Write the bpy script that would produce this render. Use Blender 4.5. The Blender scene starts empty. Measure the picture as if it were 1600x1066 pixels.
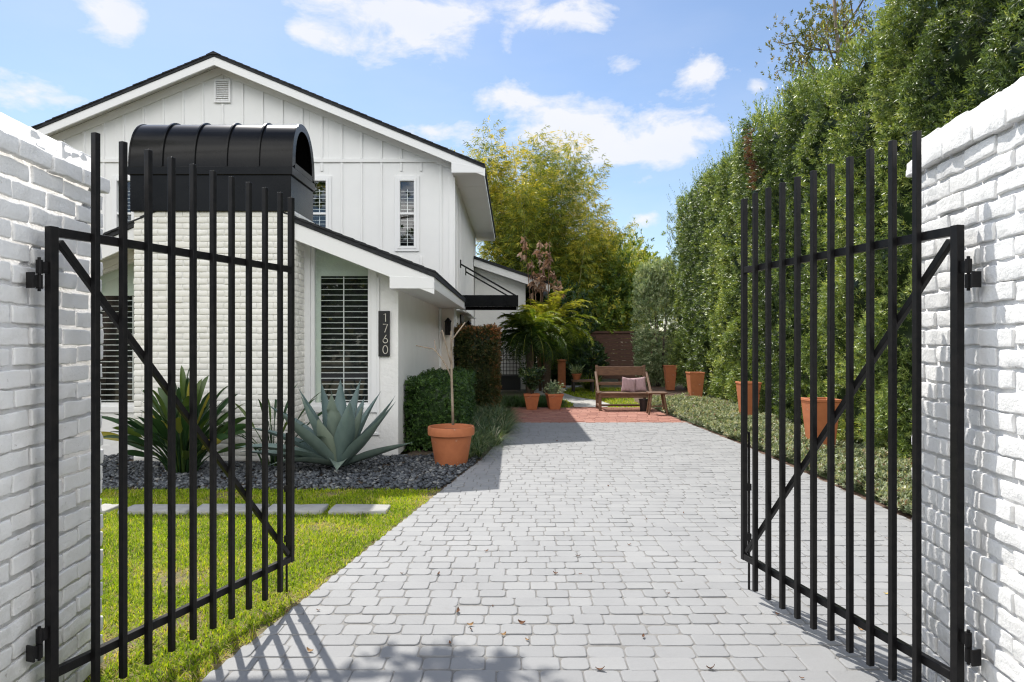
import bpy, math, random
import numpy as np
from mathutils import Vector, Matrix, noise as mnoise

random.seed(7)
RNG = np.random.default_rng(7)
PI = math.pi
SC = bpy.context.scene
COL = SC.collection

# ------------------------------------------------------------------ materials
def new_mat(name):
    m = bpy.data.materials.new(name)
    m.use_nodes = True
    nt = m.node_tree
    nt.nodes.clear()
    out = nt.nodes.new('ShaderNodeOutputMaterial')
    return m, nt, out

def N(nt, typ, **kw):
    n = nt.nodes.new('ShaderNode' + typ)
    for k, v in kw.items():
        if k.startswith('_'):
            setattr(n, k[1:], v)
        else:
            n.inputs[k.replace('__', ' ')].default_value = v
    return n

def c4(c):
    return (c[0], c[1], c[2], 1.0)

def ramp(nt, stops):
    r = nt.nodes.new('ShaderNodeValToRGB')
    el = r.color_ramp.elements
    while len(el) < len(stops):
        el.new(0.5)
    for e, (p, c) in zip(el, stops):
        e.position = p
        e.color = c4(c)
    return r

def surf(name, col, rough=0.6, var=None, scale=8.0, bump=None, metal=0.0, spec=0.5, tint=None, tint_mix=1.0, dirt=None, stretch=None):
    """general opaque material. var: second colour mixed by noise; bump: list of (scale, strength, dist);
    tint: stops for a colour ramp driven by the per-face attribute 'tint'; dirt: (colour, scale, threshold, amount)"""
    m, nt, out = new_mat(name)
    L = nt.links.new
    b = N(nt, 'BsdfPrincipled', Roughness=rough, Metallic=metal)
    b.inputs['Specular IOR Level'].default_value = spec
    b.inputs['Base Color'].default_value = c4(col)
    L(b.outputs[0], out.inputs[0])
    tc = N(nt, 'TexCoord')
    co = tc.outputs['Object']
    if stretch:
        mp = N(nt, 'Mapping')
        mp.inputs['Scale'].default_value = stretch
        L(co, mp.inputs[0])
        co = mp.outputs[0]
    cur = None
    if tint:
        at = N(nt, 'Attribute', _attribute_name='tint')
        r = ramp(nt, tint)
        L(at.outputs['Fac'], r.inputs[0])
        cur = r.outputs[0]
    if var:
        n = N(nt, 'TexNoise', Scale=scale, Detail=6.0, Roughness=0.6)
        L(co, n.inputs['Vector'])
        mx = N(nt, 'Mix', _data_type='RGBA')
        mr = N(nt, 'MapRange')
        mr.inputs[1].default_value = 0.35
        mr.inputs[2].default_value = 0.65
        L(n.outputs['Fac'], mr.inputs[0])
        L(mr.outputs[0], mx.inputs[0])
        if cur is not None:
            # variation as a multiply on the tinted colour
            mx.inputs[6].default_value = (1, 1, 1, 1)
            mx.inputs[7].default_value = c4(var)
            mm = N(nt, 'Mix', _data_type='RGBA', _blend_type='MULTIPLY')
            mm.inputs[0].default_value = 1.0
            L(cur, mm.inputs[6])
            L(mx.outputs[2], mm.inputs[7])
            cur = mm.outputs[2]
        else:
            mx.inputs[6].default_value = c4(col)
            mx.inputs[7].default_value = c4(var)
            cur = mx.outputs[2]
    if dirt:
        dc, ds, dth, da = dirt
        n = N(nt, 'TexNoise', Scale=ds, Detail=8.0, Roughness=0.65)
        L(co, n.inputs['Vector'])
        mr = N(nt, 'MapRange')
        mr.inputs[1].default_value = dth
        mr.inputs[2].default_value = dth + 0.06
        mr.inputs[4].default_value = da
        L(n.outputs['Fac'], mr.inputs[0])
        mx = N(nt, 'Mix', _data_type='RGBA')
        L(mr.outputs[0], mx.inputs[0])
        if cur is not None:
            L(cur, mx.inputs[6])
        else:
            mx.inputs[6].default_value = c4(col)
        mx.inputs[7].default_value = c4(dc)
        cur = mx.outputs[2]
    if cur is not None:
        L(cur, b.inputs['Base Color'])
    if bump:
        prev = None
        for (s, st, d) in bump:
            n = N(nt, 'TexNoise', Scale=s, Detail=5.0, Roughness=0.6)
            L(co, n.inputs['Vector'])
            bp = N(nt, 'Bump', Strength=st, Distance=d)
            L(n.outputs['Fac'], bp.inputs['Height'])
            if prev is not None:
                L(prev, bp.inputs['Normal'])
            prev = bp.outputs[0]
        L(prev, b.inputs['Normal'])
    return m

def leafmat(name, stops, trans=0.35, rough=0.45, warm=(1.25, 1.15, 0.45), spec=0.4):
    m, nt, out = new_mat(name)
    L = nt.links.new
    at = N(nt, 'Attribute', _attribute_name='tint')
    r = ramp(nt, stops)
    L(at.outputs['Fac'], r.inputs[0])
    b = N(nt, 'BsdfPrincipled', Roughness=rough)
    b.inputs['Specular IOR Level'].default_value = spec
    L(r.outputs[0], b.inputs['Base Color'])
    t = N(nt, 'BsdfTranslucent')
    mm = N(nt, 'Mix', _data_type='RGBA', _blend_type='MULTIPLY')
    mm.inputs[0].default_value = 1.0
    L(r.outputs[0], mm.inputs[6])
    mm.inputs[7].default_value = c4(warm)
    L(mm.outputs[2], t.inputs[0])
    ms = N(nt, 'MixShader')
    ms.inputs[0].default_value = trans
    L(b.outputs[0], ms.inputs[1])
    L(t.outputs[0], ms.inputs[2])
    L(ms.outputs[0], out.inputs[0])
    return m

# ------------------------------------------------------------------ objects
def set_tags(o, label=None, cat=None, group=None, kind=None):
    if label: o['label'] = label
    if cat: o['category'] = cat
    if group: o['group'] = group
    if kind: o['kind'] = kind
    return o

def thing(name, label, cat, loc=(0, 0, 0), group=None, rotz=0.0):
    o = bpy.data.objects.new(name, None)
    o.empty_display_size = 0.2
    COL.objects.link(o)
    o.location = loc
    o.rotation_euler = (0, 0, rotz)
    return set_tags(o, label, cat, group)

def wloc(p):
    v = Vector((0, 0, 0))
    while p is not None:
        v += Vector(p.location)
        p = p.parent
    return v

def link_mesh(name, me, mat, parent=None):
    for m in (mat if isinstance(mat, (list, tuple)) else [mat]):
        me.materials.append(m)
    o = bpy.data.objects.new(name, me)
    COL.objects.link(o)
    if parent is not None:
        o.parent = parent
    return o

def np_mesh(name, V, F, tint=None, mat=None, parent=None, smooth=False, midx=None):
    """V (n,3) world coordinates, F (m,k) all the same k; or list of such arrays"""
    V = np.asarray(V, dtype=np.float32)
    if parent is not None:
        V = V - np.array(wloc(parent), dtype=np.float32)
    Fs = F if isinstance(F, list) else [F]
    me = bpy.data.meshes.new(name)
    me.vertices.add(len(V))
    me.vertices.foreach_set('co', V.ravel())
    nl = sum(f.size for f in Fs)
    npoly = sum(len(f) for f in Fs)
    me.loops.add(nl)
    me.loops.foreach_set('vertex_index', np.concatenate([f.ravel() for f in Fs]).astype(np.int32))
    me.polygons.add(npoly)
    st, off = [], 0
    for f in Fs:
        st.append(off + np.arange(len(f)) * f.shape[1])
        off += f.size
    me.polygons.foreach_set('loop_start', np.concatenate(st).astype(np.int32))
    if smooth:
        me.polygons.foreach_set('use_smooth', np.ones(npoly, dtype=bool))
    me.update(calc_edges=True)
    if tint is not None:
        a = me.attributes.new('tint', 'FLOAT', 'FACE')
        a.data.foreach_set('value', np.asarray(tint, dtype=np.float32))
    return link_mesh(name, me, mat, parent)

class MB:
    """collects polygons in world (or local) coordinates"""
    def __init__(s):
        s.v, s.f, s.t, s.m = [], [], [], []
    def add(s, verts, faces, tint=0.5, mi=0):
        o = len(s.v)
        s.v.extend([tuple(map(float, p)) for p in verts])
        for f in faces:
            s.f.append([i + o for i in f])
            s.t.append(tint)
            s.m.append(mi)
        return s
    def box(s, x0, x1, y0, y1, z0, z1, tint=0.5, mi=0, M=None):
        v = [(x, y, z) for z in (z0, z1) for y in (y0, y1) for x in (x0, x1)]
        if M is not None:
            v = [M @ Vector(p) for p in v]
        return s.add(v, [(0, 2, 3, 1), (4, 5, 7, 6), (0, 1, 5, 4), (2, 6, 7, 3), (0, 4, 6, 2), (1, 3, 7, 5)], tint, mi)
    def prism(s, pts, d, tint=0.5, mi=0):
        """polygon pts (3D list), extruded by vector d"""
        n = len(pts)
        d = Vector(d)
        v = [Vector(p) for p in pts] + [Vector(p) + d for p in pts]
        f = [list(range(n))[::-1], list(range(n, 2 * n))]
        for i in range(n):
            j = (i + 1) % n
            f.append([i, j, n + j, n + i])
        # orient outward
        c = sum((Vector(p) for p in v), Vector()) / len(v)
        nn = (v[f[1][1]] - v[f[1][0]]).cross(v[f[1][2]] - v[f[1][0]])
        if nn.dot(d) < 0:
            f = [g[::-1] for g in f]
        return s.add(v, f, tint, mi)
    def bar(s, a, b, w, h=None, up=(0, 0, 1), tint=0.5, mi=0):
        """square bar from a to b, width w along side, h along up"""
        h = h or w
        a, b = Vector(a), Vector(b)
        d = (b - a).normalized()
        u = Vector(up)
        if abs(d.dot(u)) > 0.98:
            u = Vector((0, 1, 0))
        sd = d.cross(u).normalized()
        u = sd.cross(d).normalized()
        v = []
        for p in (a, b):
            for (i, j) in ((-1, -1), (1, -1), (1, 1), (-1, 1)):
                v.append(p + sd * (i * w / 2) + u * (j * h / 2))
        return s.add(v, [(0, 3, 2, 1), (4, 5, 6, 7), (0, 1, 5, 4), (1, 2, 6, 5), (2, 3, 7, 6), (3, 0, 4, 7)], tint, mi)
    def tube(s, pts, radii, n=8, tint=0.5, mi=0, cap=True):
        pts = [Vector(p) for p in pts]
        if not isinstance(radii, (list, tuple)):
            radii = [radii] * len(pts)
        v, f = [], []
        ref = Vector((0.13, 0.27, 0.95)).normalized()
        for i, p in enumerate(pts):
            d = (pts[min(i + 1, len(pts) - 1)] - pts[max(i - 1, 0)]).normalized()
            if abs(d.dot(ref)) > 0.97:
                r2 = Vector((1, 0, 0))
            else:
                r2 = ref
            a = d.cross(r2).normalized()
            b = d.cross(a)
            for k in range(n):
                t = 2 * PI * k / n
                v.append(p + (a * math.cos(t) + b * math.sin(t)) * radii[i])
        for i in range(len(pts) - 1):
            for k in range(n):
                k2 = (k + 1) % n
                f.append([i * n + k, i * n + k2, (i + 1) * n + k2, (i + 1) * n + k])
        if cap:
            f.append(list(range(n))[::-1])
            f.append([(len(pts) - 1) * n + k for k in range(n)])
        return s.add(v, f, tint, mi)
    def lathe(s, prof, n=32, c=(0, 0, 0), tint=0.5, mi=0):
        v, f = [], []
        for (r, z) in prof:
            for k in range(n):
                t = 2 * PI * k / n
                v.append((c[0] + r * math.cos(t), c[1] + r * math.sin(t), c[2] + z))
        for i in range(len(prof) - 1):
            for k in range(n):
                k2 = (k + 1) % n
                f.append([i * n + k, i * n + k2, (i + 1) * n + k2, (i + 1) * n + k])
        f.append(list(range(n))[::-1])
        f.append([(len(prof) - 1) * n + k for k in range(n)])
        return s.add(v, f, tint, mi)
    def build(s, name, mat, parent=None, smooth=False, bevel=0.0, segs=2, local=False, auto=None):
        off = Vector((0, 0, 0)) if (parent is None or local) else wloc(parent)
        me = bpy.data.meshes.new(name)
        me.from_pydata([(p[0] - off.x, p[1] - off.y, p[2] - off.z) for p in s.v], [], s.f)
        a = me.attributes.new('tint', 'FLOAT', 'FACE')
        a.data.foreach_set('value', s.t)
        if any(s.m):
            me.polygons.foreach_set('material_index', s.m)
        if smooth:
            me.polygons.foreach_set('use_smooth', [True] * len(me.polygons))
        me.update()
        o = link_mesh(name, me, mat, parent)
        if auto:
            for e in me.edges: pass
            me.polygons.foreach_set('use_smooth', [True] * len(me.polygons))
            me.set_sharp_from_angle(angle=math.radians(auto))
        if bevel:
            b = o.modifiers.new('bevel', 'BEVEL')
            b.width = bevel
            b.segments = segs
            b.limit_method = 'ANGLE'
            b.angle_limit = math.radians(40)
        return o

# rounded boxes (bricks): one subdivided cube template reused with numpy
def cube_template(nx, ny, nz):
    pts, idx, faces = [], {}, []
    def vid(i, j, k):
        key = (i, j, k)
        if key not in idx:
            idx[key] = len(pts)
            pts.append((i / nx, j / ny, k / nz))
        return idx[key]
    for i in range(nx):
        for j in range(ny):
            faces.append((vid(i, j, 0), vid(i, j + 1, 0), vid(i + 1, j + 1, 0), vid(i + 1, j, 0)))
            faces.append((vid(i, j, nz), vid(i + 1, j, nz), vid(i + 1, j + 1, nz), vid(i, j + 1, nz)))
    for i in range(nx):
        for k in range(nz):
            faces.append((vid(i, 0, k), vid(i + 1, 0, k), vid(i + 1, 0, k + 1), vid(i, 0, k + 1)))
            faces.append((vid(i, ny, k), vid(i, ny, k + 1), vid(i + 1, ny, k + 1), vid(i + 1, ny, k)))
    for j in range(ny):
        for k in range(nz):
            faces.append((vid(0, j, k), vid(0, j, k + 1), vid(0, j + 1, k + 1), vid(0, j + 1, k)))
            faces.append((vid(nx, j, k), vid(nx, j + 1, k), vid(nx, j + 1, k + 1), vid(nx, j, k + 1)))
    return np.array(pts), np.array(faces)

def rbox_set(boxes, n=(6, 4, 4), r=0.006, jit=0.0, rot=0.0, lump=0.0, rng=RNG):
    """boxes: list of (x0,x1,y0,y1,z0,z1). returns V, F, tint"""
    T, F = cube_template(*n)
    # pull the inner grid lines towards the edges so that the rounding has points
    def warp(a, k):
        a = a.copy()
        lo = np.isclose(a, 1.0 / k); hi = np.isclose(a, 1 - 1.0 / k)
        return a, lo, hi
    Vs, Fs, ts = [], [], []
    off = 0
    for b in boxes:
        x0, x1, y0, y1, z0, z1 = b[:6]
        h = np.array([(x1 - x0) / 2, (y1 - y0) / 2, (z1 - z0) / 2])
        c = np.array([(x1 + x0) / 2, (y1 + y0) / 2, (z1 + z0) / 2])
        P = (T * 2 - 1) * h
        for ax in range(3):
            k = n[ax]
            if k >= 3:
                a, lo, hi = warp(T[:, ax], k)
                rr = r * 0.9
                P[lo, ax] = -h[ax] + rr
                P[hi, ax] = h[ax] - rr
        rr = r * rng.uniform(0.7, 1.5)
        rr = min(rr, h.min() * 0.8)
        inner = np.clip(P, -(h - rr), h - rr)
        d = P - inner
        ln = np.linalg.norm(d, axis=1, keepdims=True)
        P = inner + np.where(ln > 1e-9, d / np.maximum(ln, 1e-9) * rr, 0)
        if lump:
            ph = rng.uniform(0, 6.28, 6)
            fr = rng.uniform(15, 45, 6)
            amp = lump * (np.sin(P[:, 0] * fr[0] + ph[0]) + np.sin(P[:, 1] * fr[1] * 1.5 + ph[1]) + np.sin(P[:, 2] * fr[2] * 2 + P[:, 0] * fr[3] + ph[2])) / 2.0
            P = P * (1 + (amp / np.maximum(h.min(), 0.01))[:, None] * 0.5)
            P += rng.normal(0, lump * 0.35, P.shape)
        if rot:
            ang = rng.normal(0, rot, 3)
            R = np.array(Matrix.Rotation(ang[0], 3, 'X') @ Matrix.Rotation(ang[1], 3, 'Y') @ Matrix.Rotation(ang[2], 3, 'Z'))
            P = P @ R.T
        P = P + c + (rng.normal(0, jit, 3) if jit else 0)
        Vs.append(P)
        Fs.append(F + off)
        ts.append(np.full(len(F), rng.uniform()))
        off += len(P)
    return np.concatenate(Vs), np.concatenate(Fs), np.concatenate(ts)

def wobble(V, amp, f0, f1, seed, k=9):
    """smooth irregular displacement of points, the same everywhere in space"""
    r = np.random.default_rng(seed)
    out = np.zeros_like(V)
    for ax in range(3):
        for q in range(k):
            d = unit(r.normal(0, 1, 3)) * r.uniform(f0, f1)
            out[:, ax] += np.sin(V @ d + r.uniform(0, 6.28))
    return V + out * (amp / math.sqrt(k))

# ------------------------------------------------------------------ foliage
def unit(v):
    return v / np.maximum(np.linalg.norm(v, axis=-1, keepdims=True), 1e-9)

def leaf_geo(P, D, U, L, W, tint, fold=0.15, droop=0.0):
    n = len(P)
    D = unit(D)
    S = unit(np.cross(D, U))
    Nn = np.cross(S, D)
    L = np.broadcast_to(np.asarray(L, float), (n,))[:, None]
    W = np.broadcast_to(np.asarray(W, float), (n,))[:, None]
    mid = P + D * L * 0.45
    tip = P + D * L
    tip[:, 2] -= (droop * L[:, 0])
    l = mid + S * W * 0.5 + Nn * W * fold
    r = mid - S * W * 0.5 + Nn * W * fold
    V = np.stack([P, l, tip, r], 1).reshape(-1, 3)
    b = np.arange(n)[:, None] * 4
    F = np.concatenate([b + [0, 1, 2], b + [0, 2, 3]], 1).reshape(-1, 3)
    return V, F, np.repeat(np.broadcast_to(np.asarray(tint, float), (n,)), 2)

def shoots(P, D, k, L, W, stem, ang=0.9, droop=0.0, tint=None, tj=0.12, rng=RNG, fold=0.15, ldroop=0.0):
    """k leaves round each of n shoots with base P and direction D"""
    n = len(P)
    D = unit(D)
    ref = np.where(np.abs(D[:, 2:3]) > 0.9, np.array([[1.0, 0, 0]]), np.array([[0, 0, 1.0]]))
    A = unit(np.cross(D, ref))
    B = np.cross(D, A)
    if tint is None:
        tint = rng.uniform(0, 1, n)
    stem = np.broadcast_to(np.asarray(stem, float), (n,))
    out = []
    for j in range(k):
        t = (j + rng.uniform(0, 1, n)) / k
        az = rng.uniform(0, 2 * PI, n) if k < 5 else (j * 2.4 + rng.uniform(-.5, .5, n))
        a = ang * (1.15 - 0.5 * t) + rng.normal(0, 0.15, n)
        rad = A * np.cos(az)[:, None] + B * np.sin(az)[:, None]
        d = D * np.cos(a)[:, None] + rad * np.sin(a)[:, None]
        d[:, 2] -= droop
        base = P + D * (stem * t)[:, None]
        s = rng.uniform(0.7, 1.2, n)
        out.append(leaf_geo(base, d, D + rng.normal(0, .2, D.shape), L * s, W * s, np.clip(tint + rng.normal(0, tj, n), 0, 1), fold, ldroop))
    return join_geo(out)

def join_geo(parts):
    Vs, Fs, ts, off = [], [], [], 0
    for V, F, t in parts:
        Vs.append(V); Fs.append(F + off); ts.append(t)
        off += len(V)
    return np.concatenate(Vs), np.concatenate(Fs), np.concatenate(ts)

def blades(P, az, L, W, lean, droop, segs=3, tint=None, rng=RNG):
    """tapering arching grass-like blades. lean: initial angle from vertical, droop: extra bend along the blade"""
    n = len(P)
    L = np.broadcast_to(np.asarray(L, float), (n,))
    W = np.broadcast_to(np.asarray(W, float), (n,))
    lean = np.broadcast_to(np.asarray(lean, float), (n,))
    droop = np.broadcast_to(np.asarray(droop, float), (n,))
    if tint is None:
        tint = rng.uniform(0, 1, n)
    H = np.stack([np.cos(az), np.sin(az), np.zeros(n)], 1)
    S = np.stack([-np.sin(az), np.cos(az), np.zeros(n)], 1)
    cur = P.copy()
    rings = []
    for i in range(segs + 1):
        t = i / segs
        w = W * (1 - t ** 1.6) * (0.75 + 0.5 * min(t * 3, 1) * 0.5)
        if i == segs:
            rings.append(cur[:, None, :])
        else:
            rings.append(np.stack([cur - S * (w / 2)[:, None], cur + S * (w / 2)[:, None]], 1))
        a = lean + droop * (t + 0.5 / segs)
        cur = cur + (H * np.sin(a)[:, None] + np.array([0, 0, 1.0]) * np.cos(a)[:, None]) * (L / segs)[:, None]
    V = np.concatenate(rings, 1)
    m = V.shape[1]
    V = V.reshape(-1, 3)
    b = (np.arange(n) * m)[:, None]
    fs = []
    for i in range(segs - 1):
        a = 2 * i
        fs.append(b + [a, a + 1, a + 3]); fs.append(b + [a, a + 3, a + 2])
    a = 2 * (segs - 1)
    fs.append(b + [a, a + 1, a + 2])
    F = np.stack(fs, 1).reshape(-1, 3)
    return V, F, np.repeat(tint, len(fs))

def build_geo(name, g, mat, parent=None, smooth=False):
    return np_mesh(name, g[0], g[1], g[2], mat, parent, smooth)

def in_poly(x, y, poly):
    c = np.zeros(len(x), bool)
    n = len(poly)
    for i in range(n):
        x0, y0 = poly[i]; x1, y1 = poly[(i + 1) % n]
        cond = ((y0 > y) != (y1 > y)) & (x < (x1 - x0) * (y - y0) / (y1 - y0 + 1e-12) + x0)
        c ^= cond
    return c

def tree_limbs(base, h, spread, n, r0, rng, lean=(0, 0), start=0.35, sub=3, wob=0.06):
    """returns list of (pts, radii) and list of tip points"""
    base = np.array(base, float)
    top = base + np.array([lean[0], lean[1], h])
    trunk = []
    for i in range(8):
        t = i / 7
        p = base * (1 - t) + top * t
        p[:2] += rng.normal(0, wob * h * 0.15, 2) * (t > 0)
        trunk.append(p)
    limbs = [(trunk, [r0 * (1 - 0.8 * i / 7) for i in range(8)])]
    tips = [trunk[-1]]
    for j in range(n):
        t = start + (1 - start) * (j + 0.5) / n * 0.95
        i = t * 7
        p0 = trunk[int(i)] * (1 - i % 1) + trunk[min(int(i) + 1, 7)] * (i % 1)
        az = j * 2.4 + rng.uniform(-.5, .5)
        ln = spread * (1.1 - 0.5 * t) * rng.uniform(0.75, 1.15)
        el = rng.uniform(0.3, 0.9)
        d = np.array([math.cos(az) * math.cos(el), math.sin(az) * math.cos(el), math.sin(el)])
        pts = [p0]
        for q in range(4):
            d2 = unit(d + rng.normal(0, 0.22, 3) + np.array([0, 0, 0.08 * q]))
            pts.append(pts[-1] + d2 * ln / 4)
        rr = r0 * (1 - 0.75 * t) * 0.6
        limbs.append((pts, [rr * (1 - 0.8 * q / 4) for q in range(5)]))
        tips += pts[2:]
        for s in range(sub):
            q = rng.integers(1, 4)
            d3 = unit(d + rng.normal(0, 0.7, 3))
            e = [pts[q], pts[q] + d3 * ln * .22, pts[q] + unit(d3 + rng.normal(0, .3, 3)) * ln * .45]
            limbs.append((e, [rr * .45, rr * .3, rr * .12]))
            tips += e[1:]
    return limbs, np.array(tips)

def wood_mesh(limbs, name, mat, parent, n=7):
    mb = MB()
    for pts, rad in limbs:
        mb.tube(pts, list(rad), n)
    return mb.build(name, mat, parent, smooth=True)
# ------------------------------------------------------------------ camera, sun, sky
SUN = Vector((-0.347, 0.67, 1.0)).normalized()      # towards the sun
cam = bpy.data.cameras.new('camera')
cam.lens = 24.0
cam.sensor_width = 36.0
cam.clip_start = 0.05
cam.clip_end = 2000
cam_o = bpy.data.objects.new('camera', cam)
COL.objects.link(cam_o)
cam_o.location = (0, 0, 1.5)
cam_o.rotation_euler = (PI / 2, 0, 0)
SC.camera = cam_o

sl = bpy.data.lights.new('sun', 'SUN')
sl.energy = 3.8
sl.angle = math.radians(0.5)
sl.color = (1.0, 0.955, 0.88)
so = bpy.data.objects.new('sun', sl)
COL.objects.link(so)
so.rotation_euler = SUN.to_track_quat('Z', 'Y').to_euler()

def px_dir(px, py):
    d = Vector(((px - 800) / 1066.67, 1.0, (533 - py) / 1066.67)).normalized()
    return math.atan2(d.x, d.y), math.asin(d.z)

def build_world():
    w = bpy.data.worlds.new('World')
    SC.world = w
    w.use_nodes = True
    nt = w.node_tree
    nt.nodes.clear()
    L = nt.links.new
    out = nt.nodes.new('ShaderNodeOutputWorld')
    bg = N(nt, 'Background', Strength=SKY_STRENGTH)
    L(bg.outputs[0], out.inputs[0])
    sky = nt.nodes.new('ShaderNodeTexSky')
    sky.sky_type = 'NISHITA'
    sky.sun_disc = False
    sky.sun_elevation = math.asin(SUN.z)
    sky.sun_rotation = math.atan2(SUN.x, SUN.y)
    sky.air_density = 1.0
    sky.dust_density = 0.6
    sky.ozone_density = 1.5
    tc = N(nt, 'TexCoord')
    sep = N(nt, 'SeparateXYZ')
    L(tc.outputs['Generated'], sep.inputs[0])
    def M(op, a, b=None, c=None, clamp=False):
        n = nt.nodes.new('ShaderNodeMath')
        n.operation = op
        n.use_clamp = clamp
        for i, x in enumerate((a, b, c)):
            if x is None: continue
            if isinstance(x, (int, float)): n.inputs[i].default_value = x
            else: L(x, n.inputs[i])
        return n.outputs[0]
    az = M('ARCTAN2', sep.outputs[0], sep.outputs[1])
    el = M('ARCSINE', sep.outputs[2])
    # cloud banks: where each stands in the sky (azimuth, elevation), its half-widths and weight
    acc = None
    for (px, py, rx, ry, a) in CLOUDS:
        A, E = px_dir(px, py)
        dx = M('MULTIPLY', M('SUBTRACT', az, A), 1066.67 / rx)
        dy = M('MULTIPLY', M('SUBTRACT', el, E), 1066.67 / ry)
        g = M('EXPONENT', M('MULTIPLY', M('ADD', M('MULTIPLY', dx, dx), M('MULTIPLY', dy, dy)), -1.15))
        g = M('MULTIPLY', g, a)
        acc = g if acc is None else M('ADD', acc, g)
    mp = N(nt, 'Mapping')
    mp.inputs['Scale'].default_value = (1, 1, 1.9)
    L(tc.outputs['Generated'], mp.inputs[0])
    n1 = N(nt, 'TexNoise', Scale=11.0, Detail=10.0, Roughness=0.62, Distortion=0.25)
    L(mp.outputs[0], n1.inputs['Vector'])
    n2 = N(nt, 'TexNoise', Scale=2.2, Detail=5.0, Roughness=0.6)
    mp2 = N(nt, 'Mapping')
    mp2.inputs['Scale'].default_value = (1, 1, 3.0)
    L(tc.outputs['Generated'], mp2.inputs[0])
    L(mp2.outputs[0], n2.inputs['Vector'])
    d = M('MULTIPLY', M('SUBTRACT', n1.outputs['Fac'], 0.5), 3.0)
    # unseen bright banks added behind the viewer to fill the shaded house front
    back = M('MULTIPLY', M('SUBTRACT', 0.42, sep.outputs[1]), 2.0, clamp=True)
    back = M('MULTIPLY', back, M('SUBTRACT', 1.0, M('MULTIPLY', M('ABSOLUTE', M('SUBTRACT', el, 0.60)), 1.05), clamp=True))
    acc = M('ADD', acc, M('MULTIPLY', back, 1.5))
    dens = M('ADD', M('SUBTRACT', acc, 0.70), d)
    # clouds only near the banks, plus a weak general scatter out of view
    gate = M('MULTIPLY', acc, 2.6, clamp=True)
    mask = M('MULTIPLY', M('MULTIPLY', M('MULTIPLY', dens, 1.75, clamp=True), gate, clamp=True), 0.93)
    # thin veil
    veil = M('MULTIPLY', M('SUBTRACT', n2.outputs['Fac'], 0.46), 1.3, clamp=True)
    lowh = M('SUBTRACT', 1.0, M('MULTIPLY', el, 2.6), clamp=True)
    veil = M('MULTIPLY', veil, M('ADD', 0.30, M('MULTIPLY', lowh, 0.55)))
    allm = M('MAXIMUM', mask, veil)
    mix = N(nt, 'Mix', _data_type='RGBA')
    L(allm, mix.inputs[0])
    tn = N(nt, 'Mix', _data_type='RGBA', _blend_type='MULTIPLY')
    tn.inputs[0].default_value = 1.0
    L(sky.outputs[0], tn.inputs[6])
    tn.inputs[7].default_value = c4(SKY_TINT)
    L(tn.outputs[2], mix.inputs[6])
    # cloud colour: white with slightly grey bases
    cc = N(nt, 'Mix', _data_type='RGBA')
    n3 = N(nt, 'TexNoise', Scale=6.0, Detail=4.0)
    L(mp.outputs[0], n3.inputs['Vector'])
    L(n3.outputs['Fac'], cc.inputs[0])
    cc.inputs[6].default_value = c4([x / SKY_STRENGTH for x in (0.62, 0.61, 0.62)])
    cc.inputs[7].default_value = c4([x / SKY_STRENGTH for x in (0.50, 0.53, 0.59)])
    fill_mix = N(nt, 'Mix', _data_type='RGBA')
    L(back, fill_mix.inputs[0])
    L(cc.outputs[2], fill_mix.inputs[6])
    fill_mix.inputs[7].default_value = c4([x / SKY_STRENGTH for x in (2.15, 2.12, 2.05)])  # added banks glow brighter than the clouds in view, as fill
    L(fill_mix.outputs[2], mix.inputs[7])
    L(mix.outputs[2], bg.inputs['Color'])

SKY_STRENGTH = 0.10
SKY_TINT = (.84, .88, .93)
CLOUDS = [(190, 32, 60, 50, 1.35), (472, 52, 50, 24, 1.3), (60, 142, 80, 26, 1.1), (20, 30, 25, 40, .4),
          (635, 76, 120, 40, 1.25), (560, 12, 200, 24, 1.05), (900, 22, 95, 34, 1.05), (740, 10, 120, 26, .9),
          (790, 150, 70, 36, .95), (900, 165, 105, 38, .85), (690, 212, 80, 34, 1.0), (850, 215, 100, 26, .75), (1097, 112, 50, 34, 1.05),
          (1085, 205, 85, 48, 1.05), (968, 102, 38, 22, 1.1), (795, 70, 25, 20, .7), (1188, 135, 22, 14, .8),
          (1215, 90, 40, 30, .6), (930, 225, 80, 40, .9), (960, 290, 80, 40, .85), (1000, 345, 90, 22, .7), (1010, 240, 90, 25, .55),
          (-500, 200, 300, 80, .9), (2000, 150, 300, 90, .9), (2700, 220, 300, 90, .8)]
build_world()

vs = SC.view_settings
vs.view_transform = 'Standard'
vs.look = 'None'
vs.exposure = 0.74
vs.gamma = 1.0
vs.use_curve_mapping = False
SC.cycles.use_denoising = True
SC.cycles.use_adaptive_sampling = False
SC.cycles.filter_width = 1.2
SC.cycles.sample_clamp_indirect = 6.0
SC.cycles.max_bounces = 8
SC.cycles.diffuse_bounces = 4
SC.cycles.transparent_max_bounces = 12
SC.cycles.caustics_reflective = False
SC.cycles.caustics_refractive = False

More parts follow.
